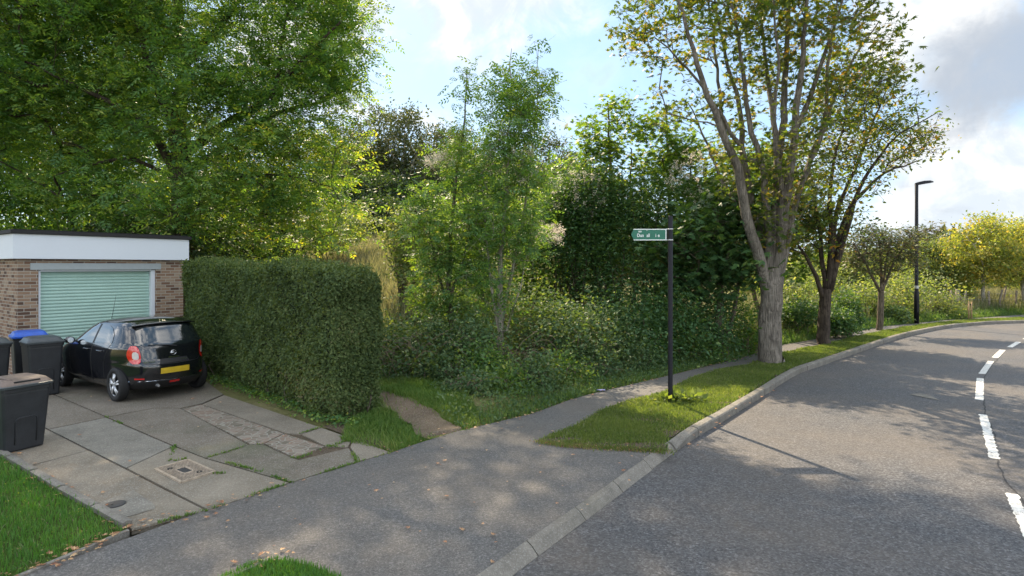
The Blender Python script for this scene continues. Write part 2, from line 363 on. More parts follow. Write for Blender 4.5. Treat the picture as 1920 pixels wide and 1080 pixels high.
M['lf_maple'] = leafmat('maple leaf', [(.0, (.020, .055, .014)), (.5, (.042, .095, .018)), (.8, (.09, .145, .02)), (1., (.20, .20, .03))])
M['lf_ivy'] = leafmat('ivy leaf', [(.0, (.012, .036, .014)), (.6, (.027, .066, .021)), (.88, (.052, .095, .026)), (1., (.10, .13, .03))], .3, rough=.5, spec=.3, gain=2.2)
M['lf_autumn'] = leafmat('turning sycamore leaf', [(.0, (.018, .040, .010)), (.42, (.040, .070, .014)), (.70, (.075, .095, .016)), (.86, (.14, .10, .018)), (1., (.20, .085, .014))], .42, (2.2, 2.0, .5))
M['lf_hedge'] = leafmat('privet leaf', [(.0, (.018, .036, .012)), (.5, (.044, .071, .020)), (.85, (.078, .104, .030)), (1., (.11, .090, .045))], .22, rough=.55, spec=.15)
M['lf_plum'] = leafmat('purplish leaf', [(.0, (.030, .055, .018)), (.5, (.052, .076, .026)), (.8, (.08, .07, .032)), (1., (.12, .07, .045))], .35, (1.3, 1.1, .6))
M['lf_yellow'] = leafmat('yellow green leaf', [(.0, (.06, .10, .02)), (.5, (.13, .16, .03)), (.85, (.27, .22, .04)), (1., (.36, .24, .04))], .45, (1.8, 1.65, .5), gain=1.7)
M['lf_willow'] = leafmat('pale scrub leaf', [(.0, (.035, .065, .020)), (.5, (.085, .115, .034)), (.85, (.16, .17, .06)), (1., (.24, .20, .09))], .45, (1.8, 1.8, .6), gain=1.6)
M['lf_wood'] = leafmat('woodland leaf', [(.0, (.022, .040, .016)), (.5, (.055, .078, .022)), (.85, (.095, .10, .025)), (1., (.14, .11, .03))], .30, (1.4, 1.3, .5), gain=1.25)
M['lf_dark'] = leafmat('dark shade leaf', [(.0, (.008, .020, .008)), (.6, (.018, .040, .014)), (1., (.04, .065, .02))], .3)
M['lf_bramble'] = leafmat('bramble leaf', [(.0, (.018, .044, .020)), (.5, (.040, .078, .030)), (.82, (.078, .118, .045)), (1., (.13, .12, .06))], .28, rough=.6, spec=.2)
M['fluff'] = leafmat('clematis seed heads', [(0, (.30, .26, .22)), (1, (.50, .45, .38))], .4, (1, 1, 1))
M['gr_turf'] = leafmat('turf blade', [(.0, (.046, .072, .016)), (.5, (.082, .115, .024)), (.85, (.135, .160, .040)), (1., (.25, .22, .07))], .5, (1.2, 1.25, .4), .6, .2)
M['gr_lush'] = leafmat('lush lawn blade', [(.0, (.025, .080, .012)), (.5, (.045, .125, .018)), (.9, (.085, .165, .03)), (1., (.2, .2, .06))], .45, (1.1, 1.2, .4), .6, .2)
M['gr_straw'] = leafmat('dry tall grass', [(.0, (.095, .125, .045)), (.4, (.18, .18, .08)), (.8, (.27, .245, .13)), (1., (.33, .29, .18))], .35, (1.15, 1.15, .75), .8, .1, gain=1.1, desat=.2)
M['gr_rough'] = leafmat('rough grass', [(.0, (.030, .075, .015)), (.5, (.065, .125, .02)), (.85, (.12, .16, .04)), (1., (.24, .19, .09))], .45, (1.2, 1.2, .5), .7, .1)
M['deadleaf'] = leafmat('fallen leaf', [(.0, (.10, .035, .02)), (.5, (.26, .12, .05)), (1., (.42, .30, .14))], .2, (1, 1, 1))

# ------------------------------------------------------------------ layout lines on the ground
BACK = np.array([[-40, -60, 0], [-8, -4, 0], [-4.6, 3.2, 0], g(40, 1080), g(245, 993), g(390, 957), g(545, 905), g(735, 848), g(830, 815), g(1000, 775), g(1080, 745),
                 g(1250, 705), g(1400, 668), g(1464, 647), g(1529, 636), g(1605, 622), g(1656, 612), g(1774, 600), g(1920, 590), [45, 33, 0], [90, 34, 0], [160, 30, 0]])
ZR = -.10
KERBL = [(960, 1080), (1147, 939), (1197, 900), (1239, 869), (1269, 846), (1289, 832), (1319, 812), (1347, 796), (1417, 752), (1492, 700+4), (1549, 681+2), (1605, 663), (1661, 643), (1717, 627), (1774, 616), (1830, 610), (1920, 606)]
kp = [g(u, v, ZR) for u, v in KERBL]
d0 = (kp[0]-kp[2]); d0 /= np.linalg.norm(d0)
kp = [kp[0]+d0*30, kp[0]+d0*14, kp[0]+d0*6]+kp+[np.array([34, 28.3, ZR]), np.array([60, 28.5, ZR]), np.array([110, 20, ZR])]
KERB = catmull(kp, .25)
def seg_dist(P, L):
    P = np.asarray(P, float)[:, :2]; best = np.full(len(P), 1e9); sg = np.ones(len(P))
    for a, b in zip(L[:-1, :2], L[1:, :2]):
        ab = b-a; t = np.clip(((P-a)@ab)/(ab@ab), 0, 1); q = a+t[:, None]*ab; dv = P-q; d = np.hypot(dv[:, 0], dv[:, 1])
        cr = ab[0]*(P[:, 1]-a[1])-ab[1]*(P[:, 0]-a[0]); m = d < best-1e-9; best[m] = d[m]; sg[m] = np.where(cr[m] >= 0, 1, -1)
    return best*sg
def sm(x, a, b): t = np.clip((x-a)/(b-a), 0, 1); return t*t*(3-2*t)
def H(P):
    P = np.atleast_2d(np.asarray(P, float)); x, y = P[:, 0], P[:, 1]
    s = seg_dist(P, BACK); q = (x+2.83)*.689+(y-9.06)*.725
    k = .30+(.03-.30)*sm(x, -4, 13)
    m = np.minimum(s-3.5, q-1.5); rise = k*np.where(m > 0, m*m/(m+3), 0)
    rise = np.where(rise > 9, 9+(rise-9)*.5, rise)
    bank = .16*sm(s, .1, 1.6)*sm(q, .2, 1.5)+.05*np.sin(x*1.7+y)*np.sin(y*1.3-x*.6)*sm(q, .5, 2.5)*sm(s, .3, 2)
    base = np.where(s < -.05, -.30, -.035)
    return base+np.where(s > 0, bank+rise, 0)
def Hz(x, y): return float(H([[x, y, 0]])[0])

def build_ground():
    # one sheet to the horizon, finer near the camera
    def axis(lo, hi, near, step, far):
        a = list(np.arange(-near, near+.001, step)); s = step; x = near
        while x < far: s *= 1.25; x += s; a.append(x); a.insert(0, -x)
        return np.array(a)
    xs = axis(0, 0, 34, .6, 900); ys = axis(0, 0, 40, .6, 900)
    X, Y = np.meshgrid(xs, ys); P = np.stack([X.ravel(), Y.ravel(), 0*X.ravel()], -1)
    P[:, 2] = H(P); far = np.hypot(P[:, 0], P[:, 1]); P[:, 2] = np.where(P[:, 2] > 14, 14, P[:, 2])
    nx, ny = len(xs), len(ys); i = np.arange(ny-1)[:, None]; j = np.arange(nx-1)[None]
    q = np.stack([i*nx+j, i*nx+j+1, (i+1)*nx+j+1, (i+1)*nx+j], -1).reshape(-1, 4)
    tag(link('ground', np_mesh('ground', P, q, True), M['ground']), kind='structure')
    # road strip
    K = resample(KERB, .5); T, Nn = normals2(K)
    offs = np.array([0, 1.5, 3.4, 5.2, 7.0]); V = np.concatenate([np.column_stack([K[:, :2]+Nn*o, np.full(len(K), ZR+.03*math.sin(o/7*math.pi))]) for o in offs])
    n = len(K); i = np.arange(len(offs)-1)[:, None]; j = np.arange(n-1)[None]; q = np.stack([i*n+j, (i+1)*n+j, (i+1)*n+j+1, i*n+j+1], -1).reshape(-1, 4)
    tag(link('road', np_mesh('road', V, q, True), M['road']), kind='structure')
    V = np.concatenate([np.column_stack([K[:, :2]+Nn*o, np.full(n, z)]) for o, z in ((7.0, ZR), (7.001, .02), (7.14, .02), (7.141, .01), (9.2, .01))]); i = np.arange(4)[:, None]
    q = np.stack([i*n+j, (i+1)*n+j, (i+1)*n+j+1, i*n+j+1], -1).reshape(-1, 4)
    tag(link('opposite_pavement', np_mesh('opposite_pavement', V, q), M['pave']), kind='structure')
    # pavement: between kerb back and BACK line
    Kb = resample(KERB, .6); T, Nn2 = normals2(Kb); Kb = Kb[:, :2]-Nn2*.13
    Bk = resample(BACK, .25)[:, :2]
    sel = (Kb[:, 1] > -9) & (Kb[:, 0] < 60); A = Kb[sel]; A = A[np.argsort(A[:, 0]+A[:, 1])] if False else A
    selb = (Bk[:, 1] > -9) & (Bk[:, 0] < 60); B = Bk[selb]
    tt = np.linspace(0, 1, 400)
    def par(Q, t): L = np.concatenate([[0], np.cumsum(np.linalg.norm(np.diff(Q, axis=0), axis=1))]); return np.stack([np.interp(t*L[-1], L, Q[:, k]) for k in (0, 1)], -1)
    # pair every kerb sample with its nearest back-edge sample, monotonic
    A2 = par(A, tt); idx = np.array([np.argmin(((B-a)**2).sum(1)) for a in A2]); idx = np.maximum.accumulate(idx); B2 = B[idx]
    m = 6; V = np.concatenate([np.column_stack([A2*(1-f)+B2*f, np.zeros(400)]) for f in np.linspace(0, 1, m)]); i = np.arange(m-1)[:, None]; j = np.arange(399)[None]
    q = np.stack([i*400+j, i*400+j+1, (i+1)*400+j+1, (i+1)*400+j], -1).reshape(-1, 4)
    tag(link('pavement', np_mesh('pavement', V, q), M['pave']), kind='structure')
build_ground()
K8 = resample(KERB, .05); TK, NK = normals2(K8)
def kidx(p): return int(np.argmin(((K8[:, :2]-np.asarray(p)[:2])**2).sum(1)))
iEnd = kidx(g(1269, 846, ZR))
def build_kerb():
    mb = MB(); i = 0; r = random.Random(3); L = 18
    i = iEnd % L
    while i+L < len(K8)-2 and K8[i][0] < 60:
        i0, i1 = i, i+L; i += L
        if K8[i0][1] < -6: continue
        low = i0 < iEnd-2
        trans = abs(i0-iEnd) < 4
        seg = [i0, (i0+i1)//2, i1]; rings = []
        jz = r.uniform(-.006, .006); jo = r.uniform(-.006, .006)
        for kk, s_ in enumerate(seg):
            p = K8[s_]; nn = NK[s_]; wdt = .125
            if low: zt, zf = .008+jz, -.075+jz
            elif trans: zt = [.012, .032, .035][kk]; zf = [-.05, .01, .028][kk]
            else: zt, zf = .035+jz, .028+jz
            gap = .008*(1 if kk == 0 else -1 if kk == 2 else 0); pt = p[:2]+TK[s_]*gap+nn*jo
            prof = [(-wdt, -.3), (0.0, -.3), (0.0, zf-.02), (-.02, zf), (-wdt*.55, zt if not low else (zt*.6+zf*.4)), (-wdt, zt)]
            rings.append([np.array([*(pt+nn*o), z]) for o, z in prof])
        mb.loft(rings)
    tag(mb.build('kerb', M['kerb'], bevel=0), kind='structure')
    # edging board of the near lawn and the driveway edge kerb
    mb = MB()
    def edging(P, wdt, zt, step, gap=.01):
        P = resample(np.array(P), .05); n = int(step/.05)
        T, N_ = normals2(P)
        for a in range(0, len(P)-2, n):
            b = min(a+n-1, len(P)-1); rings = []; dz = r.uniform(-.008, .008)
            for s_ in (a, b): rings.append([np.array([*(P[s_][:2]+N_[s_]*o), z]) for o, z in ((-wdt/2, -.2), (wdt/2, -.2), (wdt/2, zt+dz), (0, zt+dz+.008), (-wdt/2, zt+dz))])
            mb.loft(rings)
    edging([g(-260, 690), g(0, 850), g(120, 922), g(242, 990)], .09, .05, .9)
    edging([g(240, 996), g(140, 1035), g(40, 1080), [-4.6, 3.2, 0]], .05, .018, 1.2)
    edging([g(395, 1100), g(425, 1078), g(470, 1058), g(520, 1047)], .05, .015, 1.2)
    tag(mb.build('edging_kerb', M['kerb']), kind='structure')
build_kerb()
# road paint
def strip(name, P, wdt, z, mat, jag=0, seed=0, skip=None):
    P = resample(np.array(P, float), .04); T, N_ = normals2(P); r = np.random.default_rng(seed)
    a = wdt/2*(1-jag*r.random(len(P))); b = wdt/2*(1-jag*r.random(len(P)))
    zz = np.full(len(P), z); L = np.column_stack([P[:, :2]-N_*a[:, None], zz]); Rr = np.column_stack([P[:, :2]+N_*b[:, None], zz]); n = len(P)
    j = np.arange(n-1); q = np.stack([j, j+n, j+n+1, j+1], -1)
    if skip is not None: q = q[~skip(j)]
    return link(name, np_mesh(name, np.vstack([L, Rr]), q), mat)
ZP = ZR+.034
for k, (a, b, wd) in enumerate([((1897, 925), (1960, 1075), .13), ((1843, 777), (1865, 860), .14), ((1838, 709), (1836, 750), .14), ((1858, 677), (1841, 701), .14), ((1880, 656), (1865, 671), .15), ((1910, 641), (1893, 651), .15), ((1940,629),(1921,636), .15), ((1975,621),(1957,625), .15)]):
    o = strip('road_marking', [g(*a, ZP), g(*b, ZP)], wd, ZP, M['paint'], .35 if k < 2 else .14, k); tag(o, kind='structure')
p0 = g(1705, 739, ZP); p1 = g(1764, 751, ZP); md = g(1745, 741, ZP)
tag(poly_mesh('road_marking', [p0, g(1722, 737, ZP), g(1745, 741, ZP), p1, g(1745, 747, ZP), g(1728, 744, ZP)], ZP, M['kerb']), kind='structure')
CL = catmull([g(1990, 1100, ZP), g(1925, 950, ZP), g(1880, 890, ZP), g(1866, 820, ZP), g(1848, 770, ZP), g(1842, 720, ZP), g(1852, 695, ZP), g(1875, 668, ZP)], .2)
CL = CL+np.column_stack([rng.normal(0, .012, len(CL)), rng.normal(0, .012, len(CL)), np.zeros(len(CL))])
M['crack'] = plain('tar joint', (.022, .022, .024), .8)
tag(strip('road_joint', CL, .03, ZP-.001, M['crack'], .8, 5), kind='structure')

# driveway: dirt bed and slabs
O3 = [(0, 0)]
poly_bed = [g(245, 993), g(390, 957), g(545, 905), g(670, 866), g(735, 848), g(663, 822), g(603, 801), g(420, 739), g(378, 708), [-8.3, 14.6, 0], [-10.9, 17.5, 0], [-13.8, 12.6, 0], [-11.3, 10.7, 0], g(-260, 690), g(0, 850)]
tag(poly_mesh('driveway_bed', poly_bed, -.02, M['soil']), kind='structure')
slabs = [('slab', [(46, 876), (-60, 811), (72, 796), (167, 844)]), ('slab', [(-60, 811), (-400, 610+25), (-150, 664), (72, 796)]),
         ('slab', [(46, 876), (167, 844), (240, 881), (305, 915), (390, 957), (245, 993), (150, 936)]),
         ('slabgrey', [(90, 805), (200, 782), (260, 808), (326, 836), (236, 878)]), ('slab', [(236, 878), (326, 836), (385, 859), (545, 905), (390, 957)]),
         ('slabdark', [(90, 805), (-20, 748), (100, 739), (200, 782)]),
         ('slabdark', [(200, 782), (289, 765), (339, 765), (467, 833), (385, 859), (326, 836)]),
         ('slabdark', [(385, 859), (467, 833), (494, 833), (549, 858), (560, 862), (655, 839), (670, 866), (545, 905)]),
         ('crazy', [(339, 766), (378, 758), (533, 812), (494, 832), (467, 832)]), ('crazy', [(494, 832), (533, 812), (611, 837), (552, 858)]),
         ('slab', [(378, 758), (420, 740), (603, 801), (564, 814), (535, 812)]), ('slab', [(564, 814), (603, 801), (663, 822), (653, 838), (611, 837)]),
         ('slab', [(663, 822), (735, 848), (670, 866), (655, 838)])]
def inset(P, d):
    P = [np.asarray(p[:2], float) for p in P]; n = len(P); ar = sum(P[i][0]*P[(i+1) % n][1]-P[(i+1) % n][0]*P[i][1] for i in range(n)); sg = 1 if ar > 0 else -1; out = []
    for i in range(n):
        a, b, c = P[i-1], P[i], P[(i+1) % n]; e1 = (b-a)/np.linalg.norm(b-a); e2 = (c-b)/np.linalg.norm(c-b)
        n1 = np.array([-e1[1], e1[0]])*sg; n2 = np.array([-e2[1], e2[0]])*sg; m = n1+n2; m /= max(.4, (m@n1)); out.append(b+m*d)
    return out
for mt, pp in slabs:
    tag(poly_mesh('driveway_slab', inset([g(*p) for p in pp], .014), random.uniform(-.003, .003), M[mt], thick=.06), kind='structure')
bigslab = inset([g(100, 739), g(200, 782), g(289, 765), g(339, 765), g(378, 757), g(420, 739), g(378, 708), [-8.4, 14.5, 0], [-10.9, 13.0, 0]], .014)
tag(poly_mesh('driveway_slab', bigslab, 0, M['slabdark'], thick=.06), kind='structure')
tag(poly_mesh('driveway_slab', inset([g(100, 739), [-10.95, 12.9, 0], [-12.6, 10.9, 0], g(-20, 748)], .014), .001, M['slabdark'], thick=.06), kind='structure')
tag(poly_mesh('driveway_patch', [g(*p) for p in [(200, 938), (251, 920), (291, 948), (290, 955), (232, 972), (178, 948)]], .006, M['slabgrey']), kind='structure')
# turf sheets
VF = [(1008, 826), (1040, 812), (1078, 798), (1125, 770), (1178, 751), (1239, 737), (1294, 709), (1347, 693), (1400, 684), (1467, 661), (1529, 649), (1554, 643), (1605, 630.5), (1647, 622), (1689, 614), (1731, 608), (1802, 599.5), (1920, 595)]
i0 = iEnd+2; i1 = kidx(g(1920, 606, ZR)); kb = K8[i0:i1+1:10, :2]-NK[i0:i1+1:10]*.15
far1 = [np.array([34, 31.2]), np.array([50, 31.6])]; far2 = [np.array([50, 28.7]), np.array([34, 28.5])]
VERGE = [g(*p)[:2] for p in VF]+far1+far2+list(kb[::-1])+[g(1250, 846)[:2], g(1150, 841)[:2], g(1060, 835)[:2]]
LAWN = [g(240, 995)[:2], g(140, 1034)[:2], g(40, 1079)[:2], np.array([-4.7, 3.0]), np.array([-12, 3]), np.array([-14, 9.5]), g(-260, 690)[:2], g(0, 850)[:2], g(120, 922)[:2]]
NEAR = [g(425, 1080)[:2], g(470, 1060)[:2], g(520, 1049)[:2], g(580, 1060)[:2], g(640, 1085)[:2], np.array([-.9, 3.2]), np.array([-2.6, 3.6])]
for nm, pl in (('verge', VERGE), ('lawn', LAWN), ('verge', NEAR)):
    tag(poly_mesh(nm, pl, .004, M['turf']), kind='structure')
DIRT = catmull([g(700, 752), g(755, 775), g(800, 795), g(835, 818)], .2)
T_, N_ = normals2(DIRT); wl = np.linspace(.20, .34, len(DIRT))*(1+.15*np.sin(np.arange(len(DIRT))*1.9))
pts = list(DIRT[:, :2]-N_*wl[:, None])+list((DIRT[:, :2]+N_*wl[:, None])[::-1])
DIRTP = pts
o = poly_mesh('dirt_path', pts, 0, M['dirt'])
for v in o.data.vertices: v.co.z = Hz(v.co.x, v.co.y)+.05
tag(o, kind='structure')
EARTH = [g(605, 800), g(640, 792), g(668, 800), g(700, 812), g(735, 846), g(663, 822)]
tag(poly_mesh('bare_earth', EARTH, .004, M['soil']), kind='structure')

BARE = [(g(1195, 790), .55, .20), (g(1130, 836), .75, .10), (g(1225, 838), .50, .17), (g(1345, 757), .42, .10), (g(1060, 826), .35, .10), (g(1262, 815), .22, .22), (g(1480, 706), .5, .10)]
for k_, (c_, rx_, ry_) in enumerate(BARE):
    a_ = np.linspace(0, 2*math.pi, 40, endpoint=False); rad_ = 1+.18*np.sin(a_*3+k_)+.12*np.sin(a_*7+k_*2)
    pp_ = np.column_stack([c_[0]+rx_*.95*rad_*np.cos(a_), c_[1]+ry_*.95*rad_*np.sin(a_)]); kd_ = seg_dist(pp_, K8[iEnd-300:iEnd+400:10]); ins = inpoly(pp_, VERGE) | ((k_ in (1, 2, 4)) & (kd_ > .19))
    if ins.sum() > 8: tag(poly_mesh('bare_earth', pp_[ins], .008+.002*k_, M['soil']), kind='structure')
# ------------------------------------------------------------------ blades, leaves
def blades(name, P, h, wd, mat, lean=.35, parent=None, clumpf=.8, z=None, **tg):
    n = len(P); P = np.array(P, float)
    h = h*(.5+rng.random(n)*.8); a = rng.random(n)*6.283; d = np.stack([np.cos(a), np.sin(a), 0*a], -1); s = np.stack([-np.sin(a), np.cos(a), 0*a], -1)*(np.broadcast_to(wd, (n,))/2*(.7+.6*rng.random(n)))[:, None]
    ln = (lean*h*(.3+rng.random(n)))[:, None]; mid = P+d*ln*.35+np.stack([0*h, 0*h, h*.6], -1); tip = P+d*ln+np.stack([0*h, 0*h, h], -1)
    V = np.stack([P-s, P+s, mid+s*.8, mid-s*.8, tip], 1).reshape(-1, 3); b = np.arange(n)*5
    q = np.stack([b, b+1, b+2, b+3], -1); t = np.stack([b+3, b+2, b+4], -1); r = rng.random(n)
    cl = .5+.5*np.sin(P[:, 0]*clumpf*2.1+np.sin(P[:, 1]*clumpf*1.7)*2)*np.cos(P[:, 1]*clumpf*2.3+P[:, 0]); cl = np.clip(cl*.7+rng.random(n)*.3, 0, 1)
    o = link(name, np_mesh(name, V, [q, t], False, {'rnd': np.tile(r, 2), 'clump': np.tile(cl, 2)}), mat, parent)
    return o
def scatter(poly, n, falloff=1.4, y0=8., keep=None):
    poly = np.array([p[:2] for p in poly]); lo, hi = poly.min(0), poly.max(0); out = []; c = 0
    while c < n:
        P = lo+rng.random((n*4, 2))*(hi-lo); P = P[inpoly(P, poly)]
        if len(P) == 0: break
        pr = np.clip((y0/np.maximum(P[:, 1], 1.))**falloff, 0, 1); P = P[rng.random(len(P)) < pr]
        if keep is not None: P = P[keep(P)]
        out.append(P); c += len(P)
    P = np.vstack(out)[:n]; return np.column_stack([P, np.zeros(len(P))])
def unit(v): return v/(np.linalg.norm(v, axis=-1, keepdims=True)+1e-9)
def diamonds(base, d, nrm, ln, wd):
    """base,d,nrm (n,3); ln,wd (n,) -> V (n*4,3)"""
    s = unit(np.cross(d, nrm))*(wd/2)[:, None]; m = base+d*(ln*.42)[:, None]
    return np.stack([base, m+s, base+d*ln[:, None], m-s], 1).reshape(-1, 3)
def leafcloud(name, P, kind, size, mat, parent, clump=None, flat=.45, out=None, droop=0.2):
    """P spray positions; kind: pinnate / palmate / simple / tuft"""
    n = len(P)
    nr = rng.normal(0, 1, (n, 3)); nr = unit(nr); nr[:, 2] = np.abs(nr[:, 2])
    nr = unit(nr*(1-flat)+np.array([0, 0, 1.])*flat) if out is None else unit(nr*(1-flat)+out*flat)
    d = rng.normal(0, 1, (n, 3)); d -= (d*nr).sum(1, keepdims=True)*nr; d = unit(d); d[:, 2] -= droop; d = unit(d); nr = unit(nr-(nr*d).sum(1, keepdims=True)*d)
    s = np.cross(d, nr); sz = size*(.45+1.0*rng.random(n)**1.3); cl = clump if clump is not None else rng.random(n)
    Vs = []; reps = 0
    if kind == 'pinnate':
        for t, sg in ((.12, 1), (.18, -1), (.38, 1), (.44, -1), (.66, 1), (.70, -1), (.85, 0)):
            b = P+d*(sz*t)[:, None]; dd = unit(d*(.55 if sg else 1)+s*sg*.85+np.array([0, 0, -.12])); Vs.append(diamonds(b, dd, unit(nr+rng.normal(0, .25, (n, 3))), sz*.40*(1-.25*t), sz*.145)); reps += 1
    elif kind == 'palmate':
        for ang, l in ((-1.15, .7), (-.5, .9), (0, 1), (.5, .9), (1.15, .7)):
            dd = d*math.cos(ang)+s*math.sin(ang); Vs.append(diamonds(P, dd, nr, sz*l, sz*.27)); reps += 1
    elif kind == 'tuft':
        for k in range(4):
            dd = unit(rng.normal(0, 1, (n, 3))+nr*.6); n2 = unit(rng.normal(0, 1, (n, 3))); Vs.append(diamonds(P+rng.normal(0, .35, (n, 3))*sz[:, None], dd, n2, sz*.62, sz*.34)); reps += 1
    else:
        Vs.append(diamonds(P, d, nr, sz, sz*.55)); reps = 1
    V = np.vstack(Vs); nf = n*reps; q = np.arange(nf*4).reshape(-1, 4)
    r = rng.random(nf); c = np.tile(cl, reps)
    return link(name, np_mesh(name, V, q, False, {'rnd': r, 'clump': c}), mat, parent)
def ell(u, v, Y, ru, rv, rd): c = at(u, v, Y); return (c, np.array([ru*Y/F, rd, rv*Y/F]))
def fill(ells, n, shell=.0, mind=0.):
    vol = np.array([np.prod(e[1]) for e in ells])**.8; pick = rng.choice(len(ells), n, p=vol/vol.sum()); d = unit(rng.normal(0, 1, (n, 3))); r = rng.random(n)**(1/3.)
    r = r*(1-shell)+shell*(.75+.25*r); P = np.array([ells[k][0] for k in pick])+d*r[:, None]*np.array([ells[k][1] for k in pick])
    return P
def tree(name, label, cat, base, stems, ells, nclump, spc, kind, size, lmat, bmat, group=None, spread=.45, tip=.006, shell=.25, r0=.2, flat=.45, twigs=3, hi=None, up=1., sides=6, clump_bias=None, crown_name='crown', minr=.0, droop=.2):
    root = empty(name, tuple(base)); tag(root, label, cat, group); base = np.asarray(base, float)
    # skeleton nodes
    N = []; par = []; chains = []; rad = {}
    for st in stems:            # st = (list of points, r_start, r_end)
        P = catmull(np.array(st[0], float), .35); P = P+np.concatenate([[np.zeros(3)], rng.normal(0, .018, (len(P)-1, 3))]); idx = []
        link_to = -1
        if N:
            A = np.array(N); dd = np.linalg.norm(A-P[0], axis=1); link_to = int(dd.argmin()) if dd.min() < 1.2 else -1
        prev = link_to
        rr = np.linspace(st[1], st[2], len(P))
        for p, r_ in zip(P, rr): N.append(p); par.append(prev); prev = len(N)-1; idx.append(prev); rad[prev] = r_
        chains.append(([link_to] if link_to >= 0 and len(idx) else [])+idx)
    nstem = len(N)
    Cn = fill(ells, nclump, shell); z0 = min(p[2] for p in Cn)
    Aroot = np.array(N); d0_ = np.linalg.norm(Cn[:, None]-Aroot[None], axis=2).min(1); Cn = Cn[np.argsort(d0_)]
    A = np.zeros((nstem+nclump*6, 3)); A[:nstem] = Aroot; cnt = nstem; ok = np.zeros(len(A), bool); lowz = base[2]+(minr)
    for c in Cn:
        a = A[:cnt]; dv = c-a; dist = np.linalg.norm(dv, axis=1); hd = np.hypot(dv[:, 0], dv[:, 1])
        cost = dist+up*np.maximum(0, .35*hd-dv[:, 2])+3*(a[:, 2] < lowz); k = int(cost.argmin()); p0 = a[k]; L = dist[k]
        m = max(2, min(5, int(L/.5)+1)); t = np.linspace(0, 1, m+1)[1:, None]; ctrl = p0*.5+c*.5+np.array([0, 0, .10*L]); pts = (1-t)**2*p0+2*t*(1-t)*ctrl+t**2*c
        pts[:-1] += rng.normal(0, .05*L/m, (m-1, 3)) if m > 1 else 0
        ch = [k]; pv = k
        for p in pts: A[cnt] = p; N.append(p); par.append(pv); pv = cnt; ch.append(cnt); cnt += 1
        chains.append(ch)
    N = A[:cnt]; load = np.ones(cnt)*.0
    tips = [c[-1] for c in chains[len(stems):]]
    for t_ in tips: load[t_] += 1
    for i in range(cnt-1, -1, -1):
        if par[i] >= 0: load[par[i]] += load[i]
    R_ = tip*np.maximum(load, 1)**.45
    mb = MB()
    for ci, ch in enumerate(chains):
        ch_ = np.array(ch); r = np.array([rad.get(i, R_[i]) for i in ch_])
        if ci >= len(stems): r[0] = min(r[0], r[1]*1.25 if len(r) > 1 else r[0]); r = np.minimum(r, r0*.6)
        k = 10 if (ci < len(stems) and r[0] > .1) else (6 if r[0] > .04 else 4 if r[0] > .015 else 3)
        mb.tube(N[ch_], r, k, cap=False)
    # sprays
    n = nclump*spc; ci = np.repeat(np.arange(nclump), spc); cen = Cn[ci]; off = rng.normal(0, 1, (n, 3))*spread*np.array([1, 1, .62]); P = cen+off
    if twigs:
        for k in range(nclump):
            for j in range(twigs):
                e = P[k*spc+j]; mb.tube(np.array([Cn[k], (Cn[k]+e)/2+rng.normal(0, .04, 3), e]), [tip*1.0, tip*.8, tip*.5], 3, cap=False)
    base3 = np.asarray(base); 
    mb.V = [v-base3 for v in mb.V]
    mb.build('trunk', bmat, root, True)
    clr = rng.random(nclump); 
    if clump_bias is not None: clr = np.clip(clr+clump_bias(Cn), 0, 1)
    leafcloud(crown_name, P-base3, kind, size, lmat, root, clr[ci], flat=flat, droop=droop)
    return root
def mound(name, label, cat, ells, n, kind, size, lmat, bmat, group=None, stems=14, shell=.55, flat=.3, droop=.1, part='foliage'):
    """dense bush that reaches the ground: radiating stems and leaves"""
    c = np.mean([e[0] for e in ells], axis=0); bz = Hz(c[0], c[1]); base = np.array([c[0], c[1], bz]); root = empty(name, tuple(base)); tag(root, label, cat, group)
    mb = MB(); T = fill(ells, stems, .2); T[:, 2] = np.maximum(T[:, 2], bz+.1)
    for t in T:
        b = base+np.array([(t[0]-base[0])*.5+rng.normal(0, .12), (t[1]-base[1])*.5+rng.normal(0, .12), 0]); b[2] = Hz(b[0], b[1])-.03; h = t-b
        P = np.array([b, b+h*.35+np.array([0, 0, .15])+rng.normal(0, .05, 3), b+h*.7+rng.normal(0, .08, 3)+np.array([0, 0, .1]), t]); L = np.linalg.norm(h); mb.tube(catmull(P, L/5+.02)-base, np.linspace(.012+.006*L, .003, len(catmull(P, L/5+.02))), 4, cap=False)
    mb.build('stems', bmat, root, True)
    nc = max(6, n//45); Cn = fill(ells, nc, shell); ci = rng.integers(0, nc, n); sp = .5*np.mean([e[1].min() for e in ells])
    sp = min(.34, sp); P = Cn[ci]+rng.normal(0, sp, (n, 3)); gz = H(P); P[:, 2] = np.maximum(P[:, 2], gz+.03+.08*rng.random(n))
    leafcloud(part, P-base, kind, size, lmat, root, rng.random(nc)[ci], flat=flat, droop=droop)
    return root
